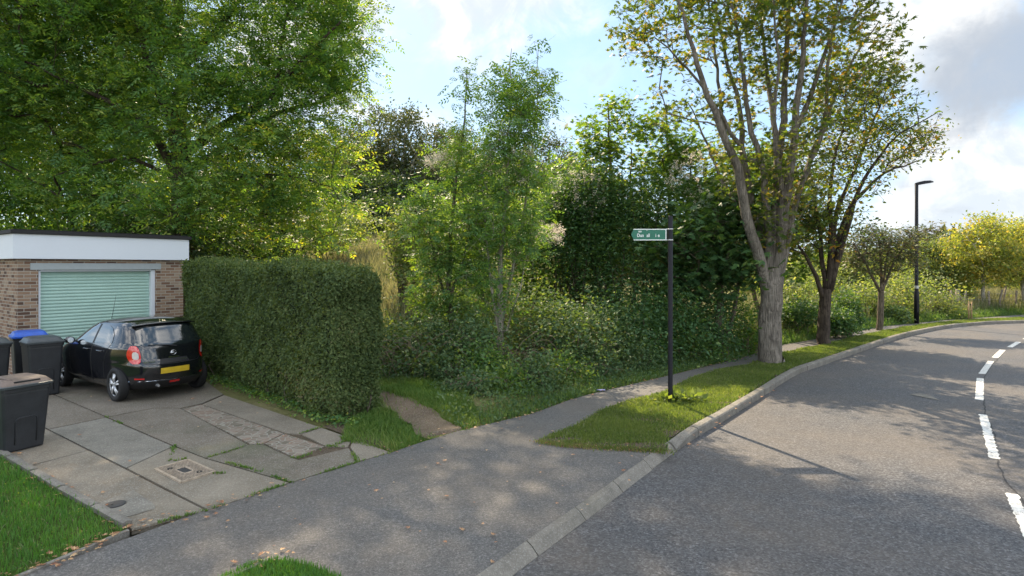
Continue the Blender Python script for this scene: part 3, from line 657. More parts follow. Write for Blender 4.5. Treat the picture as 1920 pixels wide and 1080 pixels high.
#@@REST@@
# ------------------------------------------------------------------ garage
def boxuv(o):
    me = o.data; uv = me.uv_layers.new(name='UVMap')
    for p in me.polygons:
        n = p.normal
        for li in p.loop_indices:
            c = me.vertices[me.loops[li].vertex_index].co
            uv.data[li].uv = (c.x, c.z) if abs(n.y) > .6 else (c.y+.11, c.z) if abs(n.x) > .6 else (c.x, c.y)
def build_garage():
    F0 = np.array([-10.15, 13.67])+np.array([.585, .81])*(-1.24)
    gr = empty('garage', (F0[0], F0[1], 0), math.atan2(.81, .585))
    tag(gr, 'single brick garage with flat black roof, deep white fascia and green shutter', 'garage')
    mb = MB(); D = 5.3; W = 3.48; th = .215; zt = 2.668; x0, x1 = .37, 2.80
    mb.box((x0/2, th/2, zt/2-.2), (x0, th, zt+.4)); mb.box(((x1+W)/2, th/2, zt/2-.2), (W-x1, th, zt+.4))
    mb.box(((x0+x1)/2, th/2, (2.585+zt)/2), (x1-x0, th, zt-2.585))
    mb.box((th/2, (D+th)/2, zt/2-.2), (th, D-th, zt+.4)); mb.box((W-th/2, (D+th)/2, zt/2-.2), (th, D-th, zt+.4)); mb.box((W/2, D+th/2, zt/2-.2), (W, th, zt+.4))
    o = mb.build('wall', M['brick'], gr); boxuv(o)
    mb = MB(); mb.box(((.22+2.92)/2, .10, 2.505), (2.70, .235, .155)); mb.build('lintel', M['lintel'], gr, bevel=.006)
    mb = MB(); f0 = -.09
    mb.box((W/2, f0, 2.95), (W+.18, .024, .55)); mb.box((-.09, (D+.1)/2, 2.95), (.024, D+.3, .55)); mb.box((W+.09, (D+.1)/2, 2.95), (.024, D+.3, .55)); mb.box((W/2, D+.25, 2.95), (W+.18, .024, .55))
    mb.box((W/2, D/2+.08, 2.685), (W+.15, D+.3, .02))
    mb.build('fascia', M['white'], gr, bevel=.003)
    mb = MB(); mb.box((W/2, D/2+.08, 3.265), (W+.30, D+.46, .085)); mb.box((W/2, D/2+.08, 3.318), (W+.18, D+.34, .02)); mb.build('roof', M['felt'], gr, bevel=.01)
    mb = MB(); mb.box((x0+.025, .13, 1.2), (.05, .17, 2.43)); mb.box((x1-.045, .13, 1.2), (.09, .17, 2.43)); mb.box(((x0+x1)/2-.02, .13, 2.405), (x1-x0-.14, .17, .04)); mb.build('door_frame', M['white'], gr, bevel=.003)
    # roller shutter of curved laths
    xs = np.array([x0+.052, x1-.092]); pts = []; z = 0.02
    while z < 2.38:
        for t in (0, .08, .25, .5, .75, .92): pts.append((.165-.016*math.sin(math.pi*min(1, t/.92)), z+.0765*t))
        z += .0765
    P = np.array(pts); V = np.vstack([np.column_stack([np.full(len(P), x), P[:, 0], P[:, 1]]) for x in xs]); n = len(P); j = np.arange(n-1)
    link('garage_door', np_mesh('garage_door', V, np.stack([j, j+n, j+n+1, j+1], -1), True), M['mint'], gr)
    mb = MB(); mb.box(((x0+x1)/2, .175, .05), (x1-x0-.15, .04, .10)); mb.build('bottom_rail', M['mint'], gr, bevel=.004)
build_garage()

# ------------------------------------------------------------------ car
def text_mesh(body, size, depth=.002, bold=0.0):
    cu = bpy.data.curves.new('txt', 'FONT'); cu.body = body; cu.size = size; cu.extrude = depth; cu.offset = bold
    o = bpy.data.objects.new('txt', cu); S.collection.objects.link(o); dg = C.evaluated_depsgraph_get(); me = bpy.data.meshes.new_from_object(o.evaluated_get(dg)); bpy.data.objects.remove(o); bpy.data.curves.remove(cu); return me
def build_car():
    h = np.array([-.835, .55]); bq = np.array([.55, .835]); ax = np.array([-7.35, 10.72])+bq*.74; loc = ax-h*.62
    root = empty('parked_car', (loc[0], loc[1], 0), math.atan2(h[1], h[0])); root.scale = (1, 1, 1.04); tag(root, 'black five door hatchback parked tail first on the driveway beside the hedge', 'car')
    # local: x forward from rear bumper, y left, z up.  horizontal slices: z, x rear, x front, half width, exponent
    SL = np.array([[.20, .16, 3.62, .70, 5], [.30, .05, 3.72, .775, 5], [.42, .02, 3.77, .805, 4.6], [.55, .0, 3.78, .82, 4.2], [.66, .015, 3.76, .828, 4.2], [.72, .05, 3.70, .83, 4.2], [.80, .07, 3.58, .828, 4.3], [.88, .085, 3.36, .818, 4.4],
                   [.95, .105, 3.02, .80, 4.6], [1.0, .13, 2.84, .782, 4.8], [1.10, .20, 2.62, .745, 4.8], [1.2, .27, 2.42, .705, 4.8], [1.3, .345, 2.20, .66, 4.6], [1.36, .40, 2.02, .625, 4.2], [1.395, .44, 1.88, .58, 3.8], [1.42, .52, 1.74, .50, 3.2], [1.44, .64, 1.60, .40, 2.8], [1.455, .80, 1.42, .26, 2.4], [1.46, .95, 1.25, .12, 2.2]])
    zz = np.concatenate([np.linspace(.20, 1.36, 46), [1.38, 1.395, 1.41, 1.42, 1.43, 1.44, 1.448, 1.455, 1.46]])
    def cub(xq, x, y):
        m = np.gradient(y, x); i = np.clip(np.searchsorted(x, xq)-1, 0, len(x)-2); hh = x[i+1]-x[i]; t = (xq-x[i])/hh
        return (2*t**3-3*t**2+1)*y[i]+(t**3-2*t**2+t)*hh*m[i]+(-2*t**3+3*t**2)*y[i+1]+(t**3-t**2)*hh*m[i+1]
    cols = [cub(zz, SL[:, 0], SL[:, k]) for k in range(1, 5)]; K = 96; th = np.arange(K)*2*math.pi/K; rings = []
    for z, xr, xf, wd, ex in zip(zz, *cols):
        c, s = np.cos(th), np.sin(th); ct = np.sign(c)*np.abs(c)**(2/ex); stt = np.sign(s)*np.abs(s)**(2/ex)
        cx = (xr+xf)/2; a = (xf-xr)/2; y = wd*stt
        x = cx+a*ct
        # plan bow of the tail and narrowing to nose
        yn = np.abs(y)/wd
        x = np.where(c < 0, x+.07*yn**2.2*(-c)**.5, x-.16*yn**2*(c)**.5)
        y = y*(1-.05*np.clip((x-2.8)/1.0, 0, 1)**2-.035*np.clip((.7-x)/.7, 0, 1)**2)
        if .7 < z < .96:  # shoulder over the rear wheel
            y = y*(1+.012*np.exp(-((x-.62)/.4)**2))
        rings.append(np.stack([x, y, np.full(K, z)], -1))
    cubv = lambda z: [float(np.interp(z, zz, c_)) for c_ in cols]
    def bodypt(t, z):
        xr, xf, wd, ex = cubv(z); c, s_ = math.cos(t), math.sin(t); ct = math.copysign(abs(c)**(2/ex), c); st_ = math.copysign(abs(s_)**(2/ex), s_); y = wd*st_; x = (xr+xf)/2+(xf-xr)/2*ct; yn = abs(y)/wd
        x = x+.07*yn**2.2*(-c)**.5 if c < 0 else x-.16*yn**2*c**.5
        y *= (1-.05*min(1, max(0, x-2.8))**2-.035*max(0, (.7-x)/.7)**2); return np.array([x, y, z])
    mb = MB(); mb.loft(rings); body = mb.build('body', M['carpaint'], root, True)
    me = body.data; bm = bmesh.new(); bm.from_mesh(me); bmesh.ops.recalc_face_normals(bm, faces=bm.faces); bm.to_mesh(me)
    bvh = BVHTree.FromBMesh(bm); bm.free()
    cut = MB()
    for x in (.62, 3.07):
        for sy in (-1, 1): cut.lathe([(0.001, sy*.58), (.325, sy*.58), (.325, sy*.95), (.001, sy*.95)], 40, 'y', (x, 0, .30))
    co = cut.build('cutter', None); bmc = bmesh.new(); bmc.from_mesh(co.data); bmesh.ops.recalc_face_normals(bmc, faces=bmc.faces); bmc.to_mesh(co.data); bmc.free()
    md = body.modifiers.new('b', 'BOOLEAN'); md.object = co; md.operation = 'DIFFERENCE'; md.solver = 'EXACT'
    dg = C.evaluated_depsgraph_get(); new = bpy.data.meshes.new_from_object(body.evaluated_get(dg)); body.modifiers.clear(); body.data = new; bpy.data.objects.remove(co)
    if not new.materials: new.materials.append(M['carpaint'])
    def ray(o, d):
        r = bvh.ray_cast(Vector(o), Vector(d)); return (np.array(r[0]), np.array(r[1])) if r[0] is not None else None
    def patch(name, mat, lo, hi, off, side, nu=22, nv=12, thick=.012, parent=root, clip=None):
        """side 'L'/'R': u=x v=z ; 'B': u=y v=z ; 'T': u=x, v=y. lo/hi: [(u,v)...] polylines of lower and upper edge"""
        lo = np.array(lo, float); hi = np.array(hi, float)
        def rs(P, n): L = np.concatenate([[0], np.cumsum(np.linalg.norm(np.diff(P, axis=0), axis=1))]); t = np.linspace(0, L[-1], n); return np.stack([np.interp(t, L, P[:, k]) for k in (0, 1)], -1)
        A, Bq = rs(lo, nu), rs(hi, nu); G = []; last = None
        for t in np.linspace(0, 1, nv):
            for p in A*(1-t)+Bq*t:
                if side in 'LR': sy = 1 if side == 'L' else -1; r = ray((p[0], sy*3, p[1]), (0, -sy, 0))
                elif side == 'B': r = ray((-3, p[0], p[1]), (1, 0, 0))
                else: r = ray((p[0], p[1], 4), (0, 0, -1))
                if r is None: r = last
                if r is None: r = (np.array([.5, 0, 1.]), np.array([0, 0, 1.]))
                n_ = r[1]
                G.append(r[0]+n_*off); last = r
        G = np.array(G); i = np.arange(nv-1)[:, None]; j = np.arange(nu-1)[None]; q = np.stack([i*nu+j, i*nu+j+1, (i+1)*nu+j+1, (i+1)*nu+j], -1).reshape(-1, 4)
        o = link(name, np_mesh(name, G, q, True), mat, parent); return o
    # rear screen
    patch('rear_window', M['glass'], [(-.60, 1.00), (-.3, .965), (0, .955), (.3, .965), (.60, 1.00)], [(-.50, 1.30), (-.25, 1.325), (0, 1.33), (.25, 1.325), (.50, 1.30)], .006, 'B')
    # roof spoiler over the rear screen
    mb = MB(); ys = np.linspace(-.56, .56, 15); rg = []
    for y in ys:
        e = .035*(abs(y)/.56)**2; zt = 1.392-.03*(abs(y)/.56)**2.2
        rg.append([np.array([.50+e, y, zt+.012]), np.array([.33+e*1.4, y, zt-.018]), np.array([.325+e*1.4, y, zt-.034]), np.array([.46+e, y, zt-.05])])
    mb.loft(rg); mb.build('spoiler', M['carpaint'], root, True)
    for sd in 'LR':
        patch('side_window', M['glass'], [(1.53, .985), (2.0, .96), (2.42, .955)], [(1.50, 1.325), (1.75, 1.335), (2.0, 1.285), (2.30, 1.09), (2.42, .965)], .006, sd)
        patch('side_window', M['glass'], [(.76, 1.03), (1.1, 1.01), (1.47, .99)], [(.80, 1.17), (.93, 1.27), (1.12, 1.32), (1.44, 1.33)], .006, sd)
        patch('window_pillar', M['trimblack'], [(1.465, .985), (1.535, .985)], [(1.435, 1.33), (1.505, 1.328)], .008, sd, 4, 8)
        # door shut lines and handles
        for P in ([(1.50, .97), (1.52, .7), (1.53, .35), (1.56, .28)], [(.78, 1.02), (.86, .9), (1.0, .66), (1.02, .40), (1.06, .30)], [(2.45, .93), (2.52, .75), (2.50, .4), (2.45, .29)], [(1.06, .29), (1.7, .275), (2.45, .285)]):
            pp = [];
            for a, b in zip(P[:-1], P[1:]):
                for t in np.linspace(0, 1, 6): 
                    sy = 1 if sd == 'L' else -1; r = ray((a[0]+(b[0]-a[0])*t, sy*3, a[1]+(b[1]-a[1])*t), (0, -sy, 0))
                    if r: pp.append(r[0])
            mbs = MB(); mbs.tube(np.array(pp), .0045, 4); mbs.build('shut_line', M['trimblack'], root)
        sy = 1 if sd == 'L' else -1
        for x in (1.14, 2.02 if False else 1.72):
            r = ray((x, sy*3, .87), (0, -sy, 0)); mbs = MB(); p = r[0]; mbs.tube(catmull([p+[-.09, 0, 0], p+[-.07, sy*.03, 0], p+[.07, sy*.032, 0], p+[.09, 0, 0]], .02), .012, 8); mbs.build('door_handle', M['carpaint'], root, True)
        # mirror
        mbs = MB(); c = np.array([2.30, sy*.90, 1.0]); k = 14; rg = []
        for t in np.linspace(-1, 1, 9):
            s_ = math.sqrt(max(.02, 1-t*t)); rg.append([c+np.array([t*.055, sy*.095*s_*math.cos(a), .065*s_*math.sin(a)]) for a in np.arange(k)*2*math.pi/k])
        mbs.loft(rg); mbs.tube([[2.33, sy*.74, .97], [2.31, sy*.86, .975]], .022, 8); mo = mbs.build('wing_mirror', M['carpaint'], root, True)
        mg = MB(); mg.lathe([(.001, 0), (.052, 0), (.052, .004), (.001, .004)], 18, 'x', (2.243, sy*.90, 1.0)); mg.build('mirror_glass', M['chrome'], mo)
        # tail lamps: tall, wrapping round the corner
        def lamp(name, mat, rows, off, parent=root, nu=14, nv=10):
            zs = [r_[0] for r_ in rows]; G = []
            for z in np.linspace(zs[0], zs[-1], nv):
                a0 = np.interp(z, zs, [r_[1] for r_ in rows]); a1 = np.interp(z, zs, [r_[2] for r_ in rows])
                for a in np.linspace(a0, a1, nu):
                    p = bodypt(R(a), z); t1 = bodypt(R(a+.5), z)-p; t2 = bodypt(R(a), z+.004)-p; n_ = unit(np.cross(t1, t2)); G.append((p+n_*off)*np.array([1, sy, 1]))
            i = np.arange(nv-1)[:, None]; j = np.arange(nu-1)[None]; q = np.stack([i*nu+j, i*nu+j+1, (i+1)*nu+j+1, (i+1)*nu+j], -1).reshape(-1, 4)
            return link(name, np_mesh(name, np.array(G), q, True), mat, parent)
        tl = lamp('tail_lamp', M['redlens'], [(.675, 144, 152), (.70, 141, 155), (.80, 137, 156.5), (.90, 136, 155), (.965, 138, 152), (.99, 140, 149)], .010)
        lamp('reversing_lens', M['clearlens'], [(.755, 147, 152), (.78, 145, 154), (.86, 144.5, 153), (.885, 146, 150)], .015, tl, 6, 6)
        # head lamp
        patch('headlamp', M['clearlens'], [(3.25, .72), (3.5, .68)], [(3.15, .82), (3.40, .78)], .006, sd, 8, 5)
        # wheels
        for x in (.62, 3.07):
            wr = empty('wheel', (x, sy*.722, .298)); wr.parent = root
            t = MB(); t.lathe([(.205, -.075), (.27, -.083), (.290, -.070), (.298, -.045), (.298, .045), (.290, .070), (.27, .083), (.205, .075), (.20, 0), (.205, -.075)], 40, 'y', cap=False); t.build('tyre', M['rubber'], wr, True)
            rm = MB(); o_ = sy*.055; rm.lathe([(.001, sy*.03), (.195, sy*.03), (.205, sy*.02), (.207, -sy*.05), (.19, -sy*.05), (.001, -sy*.04)] if sy < 0 else [(.001, -.04), (.19, -.05), (.207, -.05), (.205, .02), (.195, .03), (.001, .03)], 32, 'y'); rm.build('wheel_well', M['trimblack'], wr, True)
            rm = MB(); rim = [(.193, o_), (.209, o_+sy*.012), (.213, o_), (.205, o_-sy*.03), (.193, o_-sy*.03), (.193, o_)]; rm.lathe(rim, 36, 'y', cap=False)
            for s5 in range(5):
                for da in (-.17, .17):
                    a = s5*2*math.pi/5+.3; p0_ = np.array([.035*math.cos(a), o_+sy*.01, .035*math.sin(a)]); p1_ = np.array([.198*math.cos(a+da), o_, .198*math.sin(a+da)])
                    rm.tube([p0_, (p0_+p1_)/2+[0, sy*.008, 0], p1_], [.022, .018, .015], 6)
            rm.lathe([(.001, o_-.012*1), (.05, o_-.012), (.05, o_+sy*.022), (.001, o_+sy*.024)], 20, 'y'); rm.build('rim', M['alloy'], wr, True)
    # tailgate lines
    def line(name, P, side, r_=.004, mat='trimblack'):
        pp = []
        for a, b in zip(P[:-1], P[1:]):
            for t in np.linspace(0, 1, 7):
                o = (-3, a[0]+(b[0]-a[0])*t, a[1]+(b[1]-a[1])*t); r = ray(o, (1, 0, 0))
                if r: pp.append(r[0])
        mbs = MB(); mbs.tube(np.array(pp), r_, 4); mbs.build(name, M[mat], root)
    line('tailgate_line', [(-.60, .93), (-.55, .72), (-.45, .655), (0, .64), (.45, .655), (.55, .72), (.60, .93)], 'B', .005)
    patch('plate_recess', M['trimblack'], [(-.27, .655), (.27, .655)], [(-.24, .735), (.24, .735)], .003, 'B', 12, 4)
    patch('handle_trim', M['chrome'], [(-.10, .742), (.10, .742)], [(-.10, .757), (.10, .757)], .008, 'B', 10, 3)
    patch('number_plate', M['plate'], [(-.26, .475), (.26, .475)], [(-.26, .575), (.26, .575)], .012, 'B', 12, 4)
    patch('bumper_lower', M['trimblack'], [(-.70, .22), (.70, .22)], [(-.62, .36), (.62, .36)], .006, 'B', 20, 5)
    patch('fog_lamp', M['redlens'], [(-.09, .30), (.09, .30)], [(-.09, .335), (.09, .335)], .014, 'B', 8, 3)
    for sy in (-1, 1): patch('reflector', M['redlens'], [(sy*.62, .40), (sy*.50, .395)], [(sy*.62, .425), (sy*.50, .42)], .010, 'B', 8, 3)
    line('bumper_trim', [(-.68, .365), (0, .35), (.68, .365)], 'B', .006, 'chrome')
    # wiper
    mbs = MB(); pp = [ray((-3, y, z), (1, 0, 0))[0]+np.array([-.022, 0, .0]) for y, z in ((-.06, .945), (.1, .975), (.3, .995), (.42, 1.0))]; mbs.tube(np.array(pp), [.012, .009, .007, .005], 6); mbs.build('rear_wiper', M['trimblack'], root)
    # round badge with a bar across it
    c = ray((-3, 0, .83), (1, 0, 0))[0]+np.array([-.008, 0, 0]); mbs = MB(); a = np.linspace(0, 2*math.pi, 29); ring = np.column_stack([np.full(29, c[0])+.00, .047*np.cos(a), c[2]+.040*np.sin(a)]); mbs.tube(ring, .007, 6, cap=False)
    mbs.box(c, (.012, .112, .017)); mbs.build('badge', M['chrome'], root, True)
    me = text_mesh('MICRA', .06, .0015, .0012); o = link('badge_lettering', me, M['chrome'], root); p = ray((-3, .44, .70), (1, 0, 0)); 
    o.location = (p[0][0]-.012, .53, .688); o.rotation_euler = (R(90), 0, R(-90-8)); o.scale = (1.1, .75, 1)
    me = text_mesh('acenta', .045, .0015, .0012); o = link('badge_lettering', me, M['chrome'], root); p = ray((-3, -.2, .70), (1, 0, 0)); o.location = (p[0][0]-.012, -.12, .69); o.rotation_euler = (R(90), 0, R(-90+3)); 
    # aerial
    mbs = MB(); mbs.tube([[1.82, .35, 1.385], [1.74, .35, 1.55], [1.62, .35, 1.86]], [.006, .004, .002], 5); mbs.build('aerial', M['trimblack'], root)
    mbs = MB(); mbs.tube([[.35, .3, .28], [.0, .3, .27]], .022, 10); mbs.build('exhaust_pipe', M['alloy'], root)
build_car()

# ------------------------------------------------------------------ wheelie bins
def rr(hx, hy, r, z, cx=0, cy=0, k=4):
    P = []
    for sx, sy, a0 in ((1, 1, 0), (-1, 1, 90), (-1, -1, 180), (1, -1, 270)):
        for i in range(k+1):
            a = R(a0+90*i/k); P.append(np.array([cx+sx*(hx-r)+r*math.cos(a), cy+sy*(hy-r)+r*math.sin(a), z]))
    return P
def wheelie_bin(x, y, ang, hgt, wd, dp, lid, label, seed, open_=0.):
    root = empty('wheelie_bin', (x, y, Hz(x, y)*0), ang); tag(root, label, 'wheelie bin', 'wheelie bins on the driveway')
    s = hgt/1.07; zb = .88*s
    mb = MB(); hx, hy = dp/2, wd/2
    mb.loft([rr(hx*.70, hy*.76, .03, .012), rr(hx*.72, hy*.78, .04, .03), rr(hx*.80, hy*.85, .04, .35*s), rr(hx*.92, hy*.94, .045, zb-.09), rr(hx*.92, hy*.94, .045, zb-.06), rr(hx*.97, hy*.985, .045, zb-.055), rr(hx*.98, hy*.99, .045, zb-.01), rr(hx*.94, hy*.95, .04, zb)])
    b = mb.build('body', M['binblack'], root, False)
    # raised arch panel on the front
    mb = MB(); px = lambda z: hx*(.72+.20*(z/zb))+.004; w0 = hy*.42; z0, z1 = .10*s, .46*s; pts = [(-w0, z0), (-w0, z1-.05)]+[(-w0+.05-.05*math.cos(t), z1-.05+.05*math.sin(t)) for t in np.linspace(.2, 1.57, 4)]+[(w0-.05+.05*math.sin(t), z1-.05+.05*math.cos(t)) for t in np.linspace(0, 1.4, 4)]+[(w0, z1-.05), (w0, z0)]
    mb.tube(np.array([[px(z), yy, z] for yy, z in pts]), .007, 5); mb.build('front_panel', M['binblack'], root, True)
    L = MB(); L.loft([rr(hx*1.02, hy*1.04, .05, zb-.002, .01), rr(hx*1.03, hy*1.05, .05, zb+.028, .01), rr(hx*.94, hy*.96, .06, zb+.045, .0), rr(hx*.80, hy*.84, .07, zb+.09*s, -.03), rr(hx*.55, hy*.7, .07, zb+.105*s, -.05)])
    lo = L.build('lid', lid if seed != 0 else M['binlid'], root, False)
    if seed == 0:
        # faded brown top panel with a moulded grip slot
        L2 = MB(); L2.loft([rr(hx*1.0, hy*1.02, .06, zb+.030, .005), rr(hx*.97, hy*.98, .06, zb+.05, .0), rr(hx*.86, hy*.88, .07, zb+.095*s, -.02), rr(hx*.62, hy*.74, .07, zb+.115*s, -.05)]); lo2 = L2.build('lid_panel', lid, lo)
        sl_ = MB(); sl_.box((hx*.84, 0, zb+.074), (.05, hy*1.0, .018)); sl_.build('grip_slot', M['rubber'], lo)
        L3 = MB(); L3.tube(catmull([[-hx*.6, -hy*.55, zb+.10], [-hx*.2, -hy*.62, zb+.125], [hx*.4, -hy*.62, zb+.12], [hx*.72, -hy*.5, zb+.075]], .05), .022, 6); L3.build('lid_rib', lid, lo, True)
    # hinge handle at the back
    mb = MB(); mb.tube(catmull([[-hx*.9, -hy*.8, zb-.01], [-hx-.09, -hy*.8, zb+.02], [-hx-.10, 0, zb+.025], [-hx-.09, hy*.8, zb+.02], [-hx*.9, hy*.8, zb-.01]], .05), .016, 8); mb.build('handle', M['binblack'], root, True)
    mb = MB(); mb.tube([[-hx*.72, -hy*.95, .10], [-hx*.72, hy*.95, .10]], .012, 8); mb.build('axle', M['silver'], root)
    for sy in (-1, 1):
        m = MB(); m.lathe([(.001, -.022), (.08, -.022), (.10, -.015), (.10, .015), (.08, .022), (.001, .022)], 24, 'y', (-hx*.72-.02, sy*hy*.90, .10)); m.build('wheel', M['rubber'], root, True)
    return root
fa = math.atan2(-.40, .92)
wheelie_bin(-6.84, 7.95, fa, 1.06, .60, .58, M['binbrown'], 'dark bin with faded brown lid standing nearest the lawn edging', 0)
wheelie_bin(-9.20, 11.28, fa-.25, 1.24, .58, .60, M['binlid'], 'dark grey bin with grey lid standing beside the black car door', 1)
wheelie_bin(-10.02, 10.98, fa-.15, 1.24, .60, .66, M['binlid'], 'dark grey bin with grey lid cut off by the left edge of the photo', 2)
wheelie_bin(-10.08, 12.02, fa-.35, 1.27, .58, .60, M['binblue'], 'black bin with bright blue lid squeezed behind the grey lidded bins', 3)

# ------------------------------------------------------------------ covers
def inspection_cover():
    cs = [g(291, 881), g(352, 864), g(402, 886), g(340, 906)]; c = np.mean(cs, axis=0); e = unit((cs[1]-cs[0]+cs[2]-cs[3])); f_ = np.array([-e[1], e[0], 0]); f_ = f_ if f_@(cs[3]-cs[0]) > 0 else -f_
    root = empty('inspection_cover', (c[0], c[1], .004)); tag(root, 'rusty square chequered inspection cover set in driveway concrete', 'manhole cover')
    X = lambda u_, v_: c[:2]*0+ (1-v_)*((1-u_)*cs[0][:2]+u_*cs[1][:2])+v_*((1-u_)*cs[3][:2]+u_*cs[2][:2])-c[:2]
    mb = MB()
    def bar(a, b, wd, h):
        a = X(*a); b = X(*b); t = (b-a)/np.linalg.norm(b-a); n = np.array([-t[1], t[0]])*wd/2; mb.hexa([[*(a-n), -.01], [*(b-n), -.01], [*(a+n), -.01], [*(b+n), -.01], [*(a-n), h], [*(b-n), h], [*(a+n), h], [*(b+n), h]])
    for a, b in (((0, 0), (1, 0)), ((1, 0), (1, 1)), ((1, 1), (0, 1)), ((0, 1), (0, 0))): bar(a, b, .03, .018)
    for k in range(1, 17):
        t = k/17
        for j in range(17):
            s0 = j/17
            if abs(t-.5) < .13 and abs(s0-.47) < .17: continue
            if (k+j) % 2: bar((t, s0+.01), (t, s0+.055), .014, .013)
            else: bar((t-.022, s0+.03), (t+.022, s0+.03), .014, .013)
    mb.build('frame', M['iron'], root)
    o = poly_mesh('plate', [X(*p) for p in ((0, 0), (1, 0), (1, 1), (0, 1))], .006, M['irondark'], root)
    mb = MB(); q = [X(*p) for p in ((.38, .33), (.62, .33), (.66, .4), (.66, .6), (.62, .67), (.38, .67), (.34, .6), (.34, .4), (.38, .33))]; mb.tube(np.array([[*p, .012] for p in q]), .008, 4); mb.build('centre_ring', M['iron'], root)
    for p in ((.28, .22), (.70, .80)):
        m = MB(); m.lathe([(.001, .007), (.028, .007), (.032, .016), (.022, .016), (.001, .009)], 16, 'z', (*X(*p), 0)); m.build('key_hole', M['rubber'], root)
inspection_cover()
dc = g(216, 947); rt = empty('drain_cover', (dc[0], dc[1], .006)); tag(rt, 'small round grey iron cover in a concrete patch near the lawn', 'drain cover')
m = MB(); m.lathe([(.001, 0), (.095, 0), (.10, .006), (.092, .010), (.084, .007), (.001, .008)], 28); m.build('lid', M['irondark'], rt, True)
m = MB(); m.box((-.02, -.02, .009), (.02, .02, .004)); m.build('lift_slot', M['rubber'], rt)

# ------------------------------------------------------------------ finger post
def finger_post():
    b = g(1257, 758); Y = b[1]; root = empty('finger_post', (b[0], b[1], 0)); tag(root, 'black footpath post with one green finger board, standing on the grass verge', 'signpost')
    zt = 2.5+95*Y/F; m = MB(); m.lathe([(.001, -.3), (.046, -.3), (.046, .25), (.042, .27), (.042, zt-.02), (.036, zt), (.001, zt+.004)], 20); m.build('post', M['pole'], root, True)
    z1, z0 = 2.5+(500-430.5)*Y/F, 2.5+(500-449.5)*Y/F; x1 = -.075; x0 = (1185-1257)*Y/F; h = z1-z0
    arm = MB(); prof = [(x1, z0), (x1, z1), (x0+.03, z1), (x0-.015, (z0+z1)/2), (x0+.03, z0)]
    arm.loft([[np.array([x, y, z]) for x, z in prof] for y in (-.012, .012)]); fb = arm.build('finger_board', M['signgreen'], root)
    br = MB()
    for z in (z0-.004, z1+.004): br.box(((x0+.03+x1)/2, 0, z), (x1-x0-.03, .034, .015))
    for y in (-.0145, .0145): br.box((x1-.010, y, (z0+z1)/2), (.016, .004, h-.01))
    br.build('white_border', M['signwhite'], fb)
    for z in (z0-.006, z1+.006):
        m = MB(); m.lathe([(.043, z-.012), (.050, z-.012), (.050, z+.012), (.043, z+.012)], 20); m.box((-.06, 0, z), (.04, .02, .022)); m.build('clamp_band', M['silver'], root, True)
    m = MB(); m.box((-.062, 0, (z0+z1)/2), (.02, .016, h)); m.build('bracket', M['pole'], root)
    def put(txt, x, z, size, sx=1.): o = link('lettering', text_mesh(txt, size, .0012, .0016), M['signwhite'], fb); o.rotation_euler = (R(90), 0, 0); o.location = (x, -.0145, z); o.scale = (sx, 1, 1); return o
    U = lambda u: (u-1257)*Y/F
    zb = z0+.050*1.0
    for txt, u in (('Dun', 1194), ('all', 1212), ('i', 1228.5), ('e', 1233)): put(txt, U(u), zb, .086, .82)
    for txt, u in (('oo', 1196.5), ("'", 1212)): put(txt, U(u), z0+.135, .055, 1.)
finger_post()

# ------------------------------------------------------------------ street lamp
def street_lamp():
    b = g(1718.5, 606.5); Y = b[1]; root = empty('street_lamp', (b[0], b[1], 0)); hs = 1.15; tag(root, 'slim black street lamp with short flat head on the far verge', 'street lamp'); zt = 2.5+155*Y/F
    m = MB(); zc = 2.5-45*Y/F; m.lathe([(.001, -.3), (.10, -.3), (.10, zc-.06), (.078, zc), (.075, zc+.02), (.068, zt-.02), (.05, zt)], 16); m.build('column', M['pole'], root, True)
    m = MB(); m.box((0, -.101, .75), (.10, .012, .5)); m.build('access_door', M['pole'], root, bevel=.004)
    m = MB(); m.lathe([(.081, zc+.10), (.082, zc+.10), (.082, zc+.22), (.081, zc+.22)], 16); m.build('number_band', M['silver'], root)
    m = MB(); m.tube([[0, 0, zt-.03], [.12, -.0, zt+.0]], [.045, .035], 8); m.build('bracket', M['pole'], root, True)
    m = MB(); rg = []
    for x, wd, z0_, z1_ in ((-.06, .05, -.06, .03), (.05, .10, -.055, .08), (.27, .15, -.01, .13), (.54, .14, .03, .145), (.72, .06, .065, .115)): rg.append([np.array([x, -wd, zt+z0_]), np.array([x, wd, zt+z0_]), np.array([x, wd*.8, zt+z1_]), np.array([x, -wd*.8, zt+z1_])])
    m.loft(rg); m.build('lantern', M['pole'], root, bevel=.01)
    m = MB(); m.loft([[np.array([x, -wd, zt+z]), np.array([x, wd, zt+z]), np.array([x, wd, zt+z+.01]), np.array([x, -wd, zt+z+.01])] for x, wd, z in ((.22, .09, -.022), (.5, .09, .022))]); m.build('lens', M['clearlens'], root)
street_lamp()

